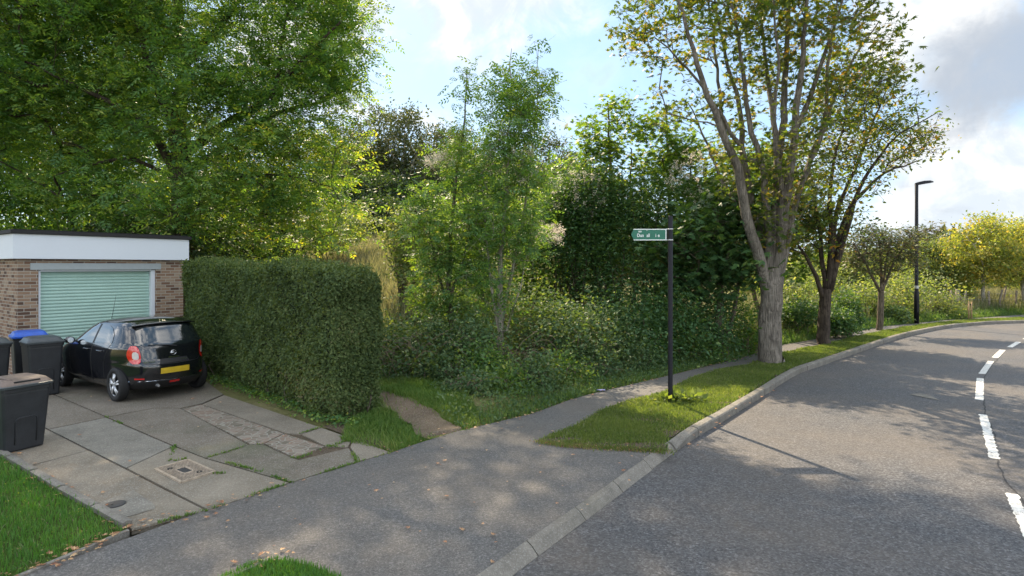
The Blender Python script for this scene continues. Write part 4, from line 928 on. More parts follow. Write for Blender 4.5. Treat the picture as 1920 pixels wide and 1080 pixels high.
# ------------------------------------------------------------------ clipped hedge
def hedge():
    e = np.array([-.725, .689, 0]); m_ = np.array([.689, .725, 0]); o0 = np.array([-2.84, 9.10, 0]); Lh = 7.2; Wd = .92; Ht = 2.50
    root = empty('clipped_hedge', tuple(o0)); tag(root, 'long square clipped dark green privet hedge beside the driveway', 'hedge')
    hx = np.array([Lh/2, Wd/2, Ht/2]); r = .13
    def surf(n, wts=(.06, .14, .44, .14, .22)):
        f = rng.choice(5, n, p=wts); a = rng.random((n, 3))*2-1; P = a*hx
        P[f == 0, 0] = hx[0]; P[f == 1, 0] = -hx[0]; P[f == 2, 1] = -hx[1]; P[f == 3, 1] = hx[1]; P[f == 4, 2] = hx[2]
        Q = np.clip(P, -(hx-r), hx-r); Q[:, 2] = np.maximum(P[:, 2].clip(-hx[2], hx[2]-r), -hx[2]); D = P-Q; D = unit(D); return Q+D*r, D
    def shape(P, D):
        L = P[:, 0]+hx[0]; z = P[:, 2]+hx[2]
        bump = .035*np.sin(L*2.3+z*1.1)+.02*np.sin(L*5.1-z*3.7+P[:, 1]*3)+.018*np.sin(z*6.3+L*1.7)+.012*np.sin(L*11+z*9)
        bump += -.10*sm(.45-z, 0, .45)*1.0
        top = (z > Ht*.6)*(.05*np.sin(L*1.25+.8)+.04*np.sin(L*3.4)+.12*sm(L, 5.2, 7)-.16*sm(1.15-L, 0, 1.)+(-.07)*np.exp(-((L-.80)/.12)**2)+.05*np.exp(-((L-.35)/.25)**2))
        Q = P+D*bump[:, None]; Q[:, 2] += top*sm(z, Ht*.6, Ht)
        return o0+e*(Q[:, 0:1]+hx[0])+m_*(Q[:, 1:2]+hx[1])+np.array([0, 0, 1])*(Q[:, 2:3]+hx[2]), e*D[:, 0:1]+m_*D[:, 1:2]+np.array([0, 0, 1])*D[:, 2:3]
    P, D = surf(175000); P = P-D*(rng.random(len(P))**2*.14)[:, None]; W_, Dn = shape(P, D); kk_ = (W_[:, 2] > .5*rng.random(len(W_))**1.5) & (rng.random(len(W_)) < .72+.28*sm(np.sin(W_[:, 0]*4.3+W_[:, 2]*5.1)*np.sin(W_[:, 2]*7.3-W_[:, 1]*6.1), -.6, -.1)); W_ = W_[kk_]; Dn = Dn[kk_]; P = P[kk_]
    cl = .5+.30*np.sin(W_[:, 0]*3.1+W_[:, 2]*2.3)*np.sin(W_[:, 1]*2.7-W_[:, 2]*3.1)+rng.normal(0, .16, len(W_)); brown = np.exp(-(((W_[:, 2]-.45)/.3)**2+((W_[:, 0]+3.6)/.45)**2)); cl = np.clip(cl+brown*.8, 0, 1)
    leafcloud('foliage', W_-o0, 'simple', .050, M['lf_hedge'], root, cl, flat=.35, out=Dn, droop=0.)
    # shoots standing proud of the clipped top
    P, D = surf(2600, (.02, .05, .1, .05, .78)); P = P+D*(rng.random(len(P))[:, None]*.09); W_, Dn = shape(P, D); leafcloud('shoots', W_-o0, 'tuft', .07, M['lf_hedge'], root, rng.random(len(P)), flat=.5, out=Dn, droop=-.3)
    # twiggy heart
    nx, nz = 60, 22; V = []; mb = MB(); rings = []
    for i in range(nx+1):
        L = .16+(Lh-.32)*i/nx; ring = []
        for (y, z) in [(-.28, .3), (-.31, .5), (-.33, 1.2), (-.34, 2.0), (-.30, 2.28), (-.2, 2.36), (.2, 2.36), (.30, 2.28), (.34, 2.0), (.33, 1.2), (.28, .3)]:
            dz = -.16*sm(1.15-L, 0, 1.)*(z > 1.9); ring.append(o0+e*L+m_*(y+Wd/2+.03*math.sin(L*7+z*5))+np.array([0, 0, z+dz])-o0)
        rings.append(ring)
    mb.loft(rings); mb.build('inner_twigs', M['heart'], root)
    mb = MB()
    for i in range(150):
        L = rng.random()*Lh; y = .1+rng.random()*.7; b = e*L+m_*y; mb.tube([b+[0, 0, -.05], b+rng.normal(0, .06, 3)*[1, 1, 0]+[0, 0, .3], b+rng.normal(0, .12, 3)*[1, 1, 0]+[0, 0, .6]], [.014, .011, .006], 4, cap=False)
    mb.build('stems', M['bark_mid'], root)
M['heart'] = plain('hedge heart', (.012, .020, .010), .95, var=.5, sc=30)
hedge()
# ------------------------------------------------------------------ trees
def px(pts, Y, dY=0.):
    n = len(pts); return [at(u, v, Y+dY*(i/(n-1))**1.2) for i, (u, v) in enumerate(pts)]
def gb(u, Y): x = (u-960)*Y/F; return np.array([x, Y, Hz(x, Y)])
def street_trees():
    Y = 15.0; b = gb(1445, Y); b[2] = 0
    st = [([b+[0, 0, -.1], b+[0, 0, .12]], .36, .32), ([b+[0, 0, -.1], b+[0, 0, .25], b+[-.02, 0, 1.2], at(1446, 540, Y), at(1447, 500, Y)], .305, .25),
          (px([(1440, 560), (1428, 500), (1405, 430), (1390, 340), (1350, 240), (1318, 150), (1290, 60), (1262, -40)], Y, -1.6), .155, .025),
          (px([(1443, 540), (1432, 480), (1415, 400), (1395, 300), (1385, 200), (1360, 100), (1335, -20)], Y, 1.2), .12, .02),
          (px([(1445, 530), (1440, 440), (1432, 330), (1403, 220), (1390, 100), (1362, -40)], Y, -.5), .115, .02),
          (px([(1448, 530), (1455, 400), (1460, 300), (1470, 200), (1475, 100), (1482, -60)], Y, .6), .14, .04),
          (px([(1452, 540), (1468, 420), (1485, 300), (1495, 200), (1505, 100), (1518, -50)], Y, -1.0), .15, .03),
          (px([(1455, 560), (1475, 460), (1500, 350), (1530, 280), (1560, 200), (1600, 110), (1650, 40)], Y, 1.0), .105, .015),
          (px([(1432, 500), (1395, 420), (1350, 330), (1325, 270), (1290, 190)], Y, 1.5), .07, .015),
          (px([(1462, 290), (1447, 200), (1435, 110), (1425, -10)], Y, 2), .08, .03),
          (px([(1400, 300), (1340, 200), (1290, 130), (1230, 70)], Y, -1.5), .06, .015),
          (px([(1425, 470), (1398, 380), (1372, 300), (1352, 200), (1340, 80), (1320, -40)], Y, .8), .07, .02), (px([(1458, 480), (1466, 360), (1452, 250), (1458, 140), (1450, 0)], Y, -1.2), .08, .02), (px([(1475, 430), (1512, 320), (1545, 230), (1552, 120), (1570, 0)], Y, .4), .08, .02), (px([(1490, 250), (1530, 150), (1560, 60), (1590, -40)], Y, -1.4), .07, .02)]
    E_ = [ell(1290, 40, Y, 150, 80, 2.0), ell(1230, 20, Y, 85, 55, 1.4), ell(1420, 20, Y, 130, 110, 2.4), ell(1540, 90, Y, 120, 90, 2.2), ell(1600, 160, Y, 70, 60, 1.6), ell(1560, 230, Y, 60, 70, 1.6), ell(1290, 190, Y, 70, 50, 1.3),
          ell(1450, 190, Y, 90, 110, 1.6), ell(1430, -140, Y, 260, 120, 3.0), ell(1450, 400, Y, 60, 60, .9), ell(1530, 20, Y, 130, 50, 1.8), ell(1400, 330, Y, 60, 60, 1.2), ell(1610, -170, Y, 210, 120, 2.6), ell(1500, -60, Y, 200, 60, 2.4), ell(1405, 290, Y, 80, 80, 1.3), ell(1500, 330, Y, 65, 80, 1.2), ell(1450, 420, Y, 60, 50, .8)]
    tree('sycamore_tree', 'large grey multi stemmed sycamore turning brown beside the kerb', 'tree', b, st, E_, 930, 22, 'palmate', .125, M['lf_autumn'], M['bark_grey'], spread=.21, tip=.005, twigs=4, r0=.10, flat=.35, minr=3.2, crown_name='crown')
    # second: dark trunk, leaning crown to the right
    Y = 18.6; b = gb(1543, Y); b[2] = 0
    st = [([b+[0, 0, -.1], b+[0, 0, .2], at(1545, 600, Y), at(1548, 565, Y), at(1549, 540, Y)], .21, .16),
          (px([(1546, 570), (1530, 515), (1510, 480), (1495, 455)], Y, -.6), .08, .03), (px([(1548, 545), (1540, 470), (1532, 400), (1520, 330)], Y, .6), .09, .02),
          (px([(1552, 545), (1560, 450), (1556, 360), (1570, 280), (1590, 200)], Y, -.8), .11, .02), (px([(1552, 550), (1575, 440), (1600, 380), (1660, 325), (1730, 300)], Y, 1.0), .12, .015),
          (px([(1555, 545), (1592, 410), (1630, 320), (1690, 250), (1755, 212)], Y, -1.2), .12, .012), (px([(1562, 470), (1568, 400), (1610, 300), (1640, 220), (1670, 150)], Y, .5), .08, .015)]
    E_ = [ell(1640, 265, Y, 100, 60, 1.6), ell(1560, 330, Y, 90, 80, 1.6), ell(1505, 380, Y, 50, 70, 1.4), ell(1690, 260, Y, 75, 45, 1.3), ell(1570, 430, Y, 70, 40, 1.2), ell(1600, 190, Y, 70, 50, 1.3), ell(1740, 215, Y, 22, 16, .4), ell(1520, 470, Y, 50, 50, 1.0), ell(1590, 130, Y, 80, 60, 1.4), ell(1660, 200, Y, 60, 50, 1.2), ell(1540, 250, Y, 70, 60, 1.2), ell(1480, 430, Y+.6, 50, 60, .9)]
    tree('cherry_tree', 'dark forked verge tree with sparse leaves leaning out over the road', 'tree', b, st, E_, 520, 22, 'simple', .125, M['lf_autumn'], M['bark_dark'], spread=.24, tip=.006, twigs=4, r0=.09, flat=.3, minr=1.5, droop=.5)
    # third: small flat topped thorn
    Y = 22.7; b = gb(1649, Y); b[2] = 0
    st = [([b+[0, 0, -.1], b+[.02, 0, .3], at(1652, 580, Y), at(1653, 545, Y)], .13, .11), (px([(1652, 550), (1632, 510), (1615, 480), (1600, 455)], Y, -.8), .06, .02), (px([(1653, 545), (1652, 500), (1650, 460), (1640, 430)], Y, .5), .06, .02), (px([(1654, 545), (1668, 510), (1690, 470), (1715, 440), (1750, 425)], Y, .5), .06, .012), (px([(1655, 530), (1664, 480), (1668, 450)], Y, -.6), .05, .02)]
    E_ = [ell(1650, 468, Y, 66, 26, 1.3), ell(1625, 450, Y, 40, 22, 1.1), ell(1680, 455, Y, 42, 20, 1.0), ell(1608, 478, Y, 30, 16, .8), ell(1730, 432, Y, 28, 8, .4), ell(1655, 440, Y, 60, 14, 1.0), ell(1640, 495, Y, 50, 18, 1.0), ell(1700, 440, Y, 50, 12, .7), ell(1752, 424, Y, 22, 5, .2), ell(1600, 445, Y, 30, 14, .7), ell(1690, 490, Y, 40, 16, .8)]
    tree('hawthorn_tree', 'small flat topped thorn tree with purplish leaves by the street lamp', 'tree', b, st, E_, 320, 18, 'simple', .12, M['lf_plum'], M['bark_mid'], spread=.22, tip=.006, twigs=3, r0=.06, flat=.5, minr=1.2)
street_trees()

def left_trees():
    # big ash behind the garage
    Y = 20.0; b = gb(345, Y)
    st = [([b+[0, 0, -.2], b+[0, 0, 2.0], at(340, 300, Y), at(330, 220, Y)], .42, .30), (px([(332, 260), (345, 120), (335, 20), (330, -120), (330, -260)], Y, .5), .26, .05), (px([(335, 250), (290, 150), (255, 30), (230, -100)], Y, -1.5), .20, .04), (px([(335, 300), (410, 240), (480, 200), (560, 120), (640, 40)], Y, -1.5), .18, .03),
          (px([(338, 330), (430, 270), (500, 220), (600, 190), (690, 150)], Y, 1.5), .16, .02), (px([(335, 330), (270, 230), (180, 180), (80, 130)], Y, -1.5), .18, .03), (px([(345, 120), (420, 40), (480, -60), (540, -180)], Y, 1.0), .15, .03), (px([(338, 340), (450, 330), (540, 330), (620, 350)], Y, -1.0), .10, .02),
          (px([(338, 340), (250, 300), (170, 310), (100, 330)], Y, -1.5), .10, .02), (px([(540, -60), (620, -130), (720, -180), (800, -200)], Y, 0), .12, .03), (px([(480, 205), (520, 150), (530, 60), (560, -40)], Y, -1.0), .09, .02)]
    E_ = [ell(170, 90, Y, 190, 150, 3.5), ell(60, 200, Y, 130, 150, 3.0), ell(330, -80, Y, 230, 160, 4.0), ell(560, 60, Y, 120, 110, 2.5), ell(640, 130, Y, 85, 55, 2.0), ell(610, 20, Y, 70, 75, 2.0), ell(470, 230, Y, 130, 90, 2.8), ell(560, 290, Y, 100, 80, 2.2), ell(590, 360, Y, 85, 55, 2.0), ell(450, 370, Y, 110, 70, 2.2),
          ell(200, 330, Y, 120, 60, 2.2), ell(240, 230, Y, 130, 80, 2.5), ell(530, 430, Y, 100, 45, 1.8), ell(420, 440, Y, 60, 35, 1.5), ell(230, 385, Y, 60, 30, 1.2), ell(400, 110, Y, 120, 80, 2.5), ell(100, -120, Y, 250, 150, 4.), ell(150, 150, Y+1.5, 190, 130, 2.5), ell(-40, 60, Y, 120, 200, 3.), ell(700, -170, Y, 160, 100, 3.), ell(790, -210, Y, 110, 90, 2.5), ell(890, -240, Y, 90, 90, 2.5), ell(340, 190, 18, 120, 110, .8), ell(330, 370, 17.6, 90, 60, .8), ell(560, 150, 18.6, 110, 70, 1.), ell(470, 300, 18, 120, 70, .8)]
    def bias(Cn): X = 960+Cn[:, 0]*F/Cn[:, 1]; V_ = 500-(Cn[:, 2]-2.5)*F/Cn[:, 1]; return .45*sm(X, 380, 600)*sm(V_, 150, 280)-.10*(X < 300)  # paints sunlit yellow into the crown's lower right, darkens its left
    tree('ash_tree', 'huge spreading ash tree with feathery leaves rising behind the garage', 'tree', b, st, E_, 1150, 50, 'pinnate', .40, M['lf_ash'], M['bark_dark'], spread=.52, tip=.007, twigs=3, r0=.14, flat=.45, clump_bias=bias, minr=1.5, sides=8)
    # dark shade trees behind
    for k, (u, Yk, tops, wd, lab) in enumerate([(-60, 25, -150, 230, 'dark tree filling the left edge of the photo behind the bins'), (130, 28, 20, 190, 'dark shaded tree behind the left half of the garage roof'), (300, 26, 350, 110, 'dark shaded tree just right of the garage behind the hedge'), (430, 29, 330, 110, 'dark tree behind the middle of the clipped hedge')]):
        b = gb(u, Yk); ct = at(u, tops, Yk); hh = ct[2]-b[2]; st = [([b+[0, 0, -.2], b+[.1, 0, hh*.4], b+[0, .1, hh*.85]], .22, .05)]
        E_ = [(b+np.array([0, 0, hh*.62]), np.array([wd*Yk/F, 2.2, hh*.38])), (b+np.array([wd*.4*Yk/F, -.5, hh*.32]), np.array([wd*.8*Yk/F, 1.8, hh*.33])), (b+np.array([-wd*.4*Yk/F, -.5, hh*.3]), np.array([wd*.8*Yk/F, 1.8, hh*.33]))]
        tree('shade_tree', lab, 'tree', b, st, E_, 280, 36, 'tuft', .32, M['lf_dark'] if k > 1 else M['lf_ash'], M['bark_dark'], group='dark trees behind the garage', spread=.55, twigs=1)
    for lab, e_, n in (('grey green willow bush at the foot of the big ash', [ell(620, 430, 30, 50, 40, 1.5), ell(560, 440, 30, 60, 35, 1.5), ell(665, 430, 31, 32, 36, 1.3)], 7000), ('dark bramble bush between the garage and the hedge', [ell(350, 480, 19, 60, 60, 1.2), ell(300, 470, 20, 70, 70, 1.2)], 5000)):
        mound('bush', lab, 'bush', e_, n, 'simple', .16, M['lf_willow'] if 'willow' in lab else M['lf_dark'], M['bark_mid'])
left_trees()

def middle():
    # two young ashes
    Y = 14.3; b = gb(845, Y)
    st = [([b+[0, 0, -.1], at(845, 620, Y), at(843, 500, Y), at(850, 380, Y), at(868, 250, Y), at(876, 130, Y)], .085, .01), (px([(845, 600), (820, 500), (800, 400), (795, 330)], Y, .8), .04, .01), (px([(845, 560), (870, 480), (885, 400)], Y, -.6), .04, .01)]
    E_ = [ell(850, 400, Y, 75, 90, 1.0), ell(805, 430, Y, 42, 80, .9), ell(850, 520, Y, 75, 70, .9), ell(800, 530, Y, 32, 36, .6), ell(868, 290, Y, 42, 50, .7), ell(878, 190, Y, 20, 55, .3), ell(880, 150, Y, 10, 25, .15), ell(850, 590, Y, 60, 30, .6)]
    tree('young_ash', 'young ash sapling just right of the hedge, the shorter of the pair', 'tree', b, st, E_, 250, 15, 'pinnate', .27, M['lf_young'], M['bark_mid'], spread=.22, tip=.004, twigs=3, r0=.05)
    Y = 13.7; b = gb(938, Y)
    st = [([b+[0, 0, -.1], at(940, 620, Y), at(938, 520, Y), at(945, 400, Y), at(955, 280, Y), at(958, 90, Y)], .09, .008), ([at(942, 640, Y), at(925, 560, Y), at(915, 480, Y), at(905, 350, Y)], .05, .01), ([at(943, 600, Y), at(960, 500, Y+.2), at(985, 380, Y+.3), at(1005, 200, Y+.3), at(1008, 90, Y+.3)], .05, .006), (px([(950, 620), (975, 540), (990, 470)], Y, .4), .03, .01)]
    E_ = [ell(955, 230, Y, 58, 70, .9), ell(990, 190, Y, 45, 55, .7), ell(950, 140, Y, 35, 35, .5), ell(1005, 110, Y, 16, 35, .25), ell(947, 95, Y, 14, 18, .2), ell(930, 320, Y, 55, 60, .9), ell(935, 420, Y, 62, 70, .9), ell(910, 520, Y, 45, 45, .7), ell(985, 440, Y, 35, 60, .6), ell(1000, 320, Y, 32, 45, .6), ell(940, 590, Y, 30, 24, .4)]
    tree('young_ash', 'tallest young ash sapling, beside the old timber post at the verge', 'tree', b, st, E_, 300, 15, 'pinnate', .27, M['lf_young'], M['bark_pale'], spread=.22, tip=.004, twigs=3, r0=.05)
    # timber post with wire
    p = gb(937, 13.35); r = empty('timber_post', tuple(p)); tag(r, 'old grey timber post bound with wire against the young ash trunk', 'post')
    zt = 2.5+(500-632)*13.35/F-p[2]; m = MB(); m.loft([rr(.075, .06, .02, -.2), rr(.075, .06, .02, zt*.5), rr(.07, .06, .02, zt-.03), rr(.055, .045, .02, zt)]); m.build('stake', M['post'], r)
    for zz_ in (zt-.10, zt-.35): m = MB(); m.loft([rr(.082, .067, .02, zz_), rr(.082, .067, .02, zz_+.012)]); m.build('wire', M['rubber'], r)
    # ivy and maples
    Y = 16.2
    for nm, lab, u, Yk, topv, E_, kind, sz, lm, n, spc in [
        ('field_maple', 'bright green field maple rising above the ivy left of the finger post', 1140, 19.0, 190, [ell(1140, 250, 19, 50, 60, 1.1), ell(1165, 200, 19, 22, 36, .5), ell(1110, 330, 19, 60, 60, 1.2), ell(1150, 420, 19, 70, 90, 1.2), ell(1095, 450, 19, 55, 80, 1.1), ell(1100, 560, 19, 70, 60, 1.)], 'palmate', .15, M['lf_maple'], 280, 26),
        ('field_maple', 'broad maple crown directly above the finger post', 1250, 19.2, 220, [ell(1235, 290, 19.2, 65, 60, 1.4), ell(1230, 240, 19.2, 40, 30, .8), ell(1300, 320, 19.2, 80, 60, 1.5), ell(1270, 400, 19.2, 100, 80, 1.5), ell(1350, 380, 19.2, 60, 80, 1.4)], 'palmate', .15, M['lf_maple'], 320, 26),
        ('field_maple', 'maple crown filling the gap between the grey sycamore stems and the dark forked tree', 1430, 20.5, 260, [ell(1400, 340, 20.5, 60, 70, 1.5), ell(1460, 380, 20.5, 60, 80, 1.5), ell(1500, 440, 20.5, 45, 60, 1.2), ell(1430, 300, 20.5, 45, 45, 1.2), ell(1470, 500, 20.5, 40, 30, 1.)], 'palmate', .17, M['lf_maple'], 230, 24),
        ('sycamore_sapling', 'dark leafy sycamore hanging over the path left of the grey trunk', 1345, 15.9, 380, [ell(1340, 440, 15.9, 75, 70, 1.1), ell(1385, 470, 15.6, 50, 60, .9), ell(1330, 520, 15.9, 80, 45, 1.0), ell(1290, 480, 15.9, 60, 70, 1.0), ell(1400, 400, 15.9, 35, 60, .8)], 'palmate', .19, M['lf_ivy'], 210, 22)]:
        b = gb(u, Yk); ct = at(u, topv, Yk); hh = ct[2]-b[2]; st = [([b+[0, 0, -.1], b+[.1, 0, hh*.45], ct], .14, .02), ([b+[.1, 0, .1], b+[-.5, .2, hh*.35], at(u-45, topv+100, Yk)], .09, .02), ([b+[.1, 0, .1], b+[.6, .2, hh*.35], at(u+45, topv+90, Yk)], .09, .02)]
        tree(nm, lab, 'tree', b, st, E_, n, spc, kind, sz, lm, M['bark_mid'], spread=.27, tip=.005, twigs=2, r0=.07, shell=.35)
    mound('ivy_thicket', 'dense dark ivy thicket behind the finger post', 'ivy', [ell(1230, 400, 17.6, 90, 70, .9), ell(1190, 520, 17.3, 110, 120, .9), ell(1290, 560, 16.8, 80, 90, .8), ell(1110, 400, 18.1, 60, 70, .9), ell(1080, 470, 18.1, 50, 70, .9), ell(1230, 620, 15.2, 130, 60, .7)], 60000, 'simple', .10, M['lf_ivy'], M['bark_mid'], stems=60, shell=.6, flat=.4)
    mound('ivy_thicket', 'round ivy mound with pale clematis seed heads left of the field maple', 'ivy', [ell(1085, 370, 17.9, 55, 50, .8), ell(1060, 420, 17.9, 40, 60, .7)], 12000, 'simple', .10, M['lf_ivy'], M['bark_mid'], stems=20, shell=.6)
    b0 = gb(1070, 15.4); P = np.vstack([fill([ell(1085, 365, 17.4, 55, 45, .7)], 60, .8), fill([ell(835, 300, 14.2, 35, 14, .3)], 45, .6), fill([ell(1030, 440, 14.6, 30, 20, .3)], 40), fill([ell(960, 300, 13.5, 50, 60, .5)], 40, .8), fill([ell(1310, 330, 16.4, 60, 50, .6)], 40, .9)])
    P = np.repeat(P, 16, 0)+rng.normal(0, .05, (len(P)*16, 3)); o = leafcloud('clematis_seed_heads', P, 'tuft', .05, M['fluff'], None, flat=.1); tag(o, 'fluffy pale clematis seed heads scattered over the shrubs', 'seed heads', kind='stuff')
    # brambles along the back of the footway
    i = 0
    BR = [(735, 655, 14.0, 50, 48, 'bramble', 'dark bramble clump touching the right end of the hedge'), (800, 655, 13.2, 50, 48, 'bramble', 'twiggy bramble clump under the shorter young ash'), (880, 650, 13.0, 50, 50, 'bramble', 'bramble clump between the two young ash trunks'),
          (1000, 610, 14.2, 65, 60, 'bramble', 'sunlit bramble clump right of the timber post'), (1060, 640, 13.6, 60, 60, 'bramble', 'bramble clump beside the widest part of the footway'), (1120, 640, 14.2, 60, 60, 'bramble', 'bramble clump left of the foot of the finger post'),
          (1180, 640, 14.8, 60, 55, 'ivy', 'low ivy bush just left of the finger post'), (1310, 630, 16.0, 60, 55, 'ivy', 'low ivy bush right of the finger post'), (1385, 610, 17.0, 40, 55, 'willow', 'open leafy bush left of the grey sycamore trunk')]
    for u, v, Yk, ru, rv, kd, lab in BR:
        mound('bramble_bush' if kd == 'bramble' else 'bush', lab, 'bush', [ell(u, v, Yk, ru, rv, .75), ell(u+ru*.5, v+25, Yk-.4, ru*.6, rv*.5, .5)], 6500, 'simple', .085, M['lf_bramble'] if kd == 'bramble' else M['lf_ivy'] if kd == 'ivy' else M['lf_maple'], M['twig'], 'bushes along the back of the footway', stems=26, shell=.4)
    for lab, e_, mt, n_ in (('sunlit yellow green bush behind the gap between the tall ash sapling and the ivy', [ell(1015, 520, 18.5, 45, 75, .9), ell(1040, 590, 17.5, 40, 45, .8), ell(1000, 440, 19, 35, 50, .8)], 'lf_maple', 9000), ('pale yellow green bush left of the shorter ash sapling', [ell(752, 445, 18.5, 30, 42, .7), ell(775, 490, 18, 30, 35, .6)], 'lf_willow', 4000), ('green bush filling the gap behind the pair of ash saplings', [ell(890, 420, 19, 60, 80, .9), ell(870, 540, 18, 60, 60, .8), ell(960, 400, 19.5, 40, 80, .8)], 'lf_young', 12000)):
        mound('bush', lab, 'bush', e_, n_, 'simple', .13, M[mt], M['bark_mid'], None, stems=26, shell=.35)
    for u, v, Yk, ru, rv, mt, lab in [(885, 735, 11.0, 55, 34, 'lf_bramble', 'low tangled herb clump at the pavement edge right of the dirt path'), (950, 728, 11.3, 45, 36, 'lf_maple', 'low green nettle clump at the pavement edge below the timber post'), (1000, 712, 11.7, 45, 40, 'lf_bramble', 'low bramble clump where the footway begins to narrow'), (840, 700, 12.0, 50, 40, 'lf_bramble', 'grey green bramble clump behind the grass right of the dirt path'),
                                      (900, 690, 12.2, 50, 44, 'lf_ash', 'darker low clump below the pair of young ashes'), (1060, 700, 12.4, 45, 36, 'lf_maple', 'low nettle clump left of the crushed can'), (1120, 690, 13.0, 45, 34, 'lf_bramble', 'low bramble clump behind the crushed can'), (1190, 675, 13.9, 50, 34, 'lf_bramble', 'low bramble clump at the footway edge left of the finger post'), (1300, 660, 15.2, 50, 32, 'lf_maple', 'low leafy clump at the footway edge right of the finger post'), (770, 700, 12.3, 45, 36, 'lf_bramble', 'low bramble clump right of the hedge end')]:
        mound('herb_clump', lab, 'undergrowth', [ell(u, v, Yk, ru, rv, .40), ell(u-ru*.5, v+10, Yk+.2, ru*.5, rv*.6, .3)], 3600, 'simple', .075, M[mt], M['twig'], 'low undergrowth along the footway', stems=22, shell=.3, droop=.25)
    # ivy bushes by the second tree
    for lab, e_ in (('dark ivy column standing in the verge scrub left of the thorn tree', [ell(1588, 575, 21, 17, 30, .45), ell(1590, 600, 21, 22, 16, .5)]), ('low dark ivy bush behind the dark forked tree', [ell(1505, 588, 20.5, 30, 18, .7), ell(1475, 590, 20.5, 20, 16, .5)]), ('low dark ivy bush right of the dark forked trunk', [ell(1570, 605, 20.2, 25, 16, .5)])):
        mound('ivy_bush', lab, 'bush', e_, 4500, 'simple', .10, M['lf_ivy'], M['bark_mid'], 'ivy bushes along the far footway', stems=16)
middle()

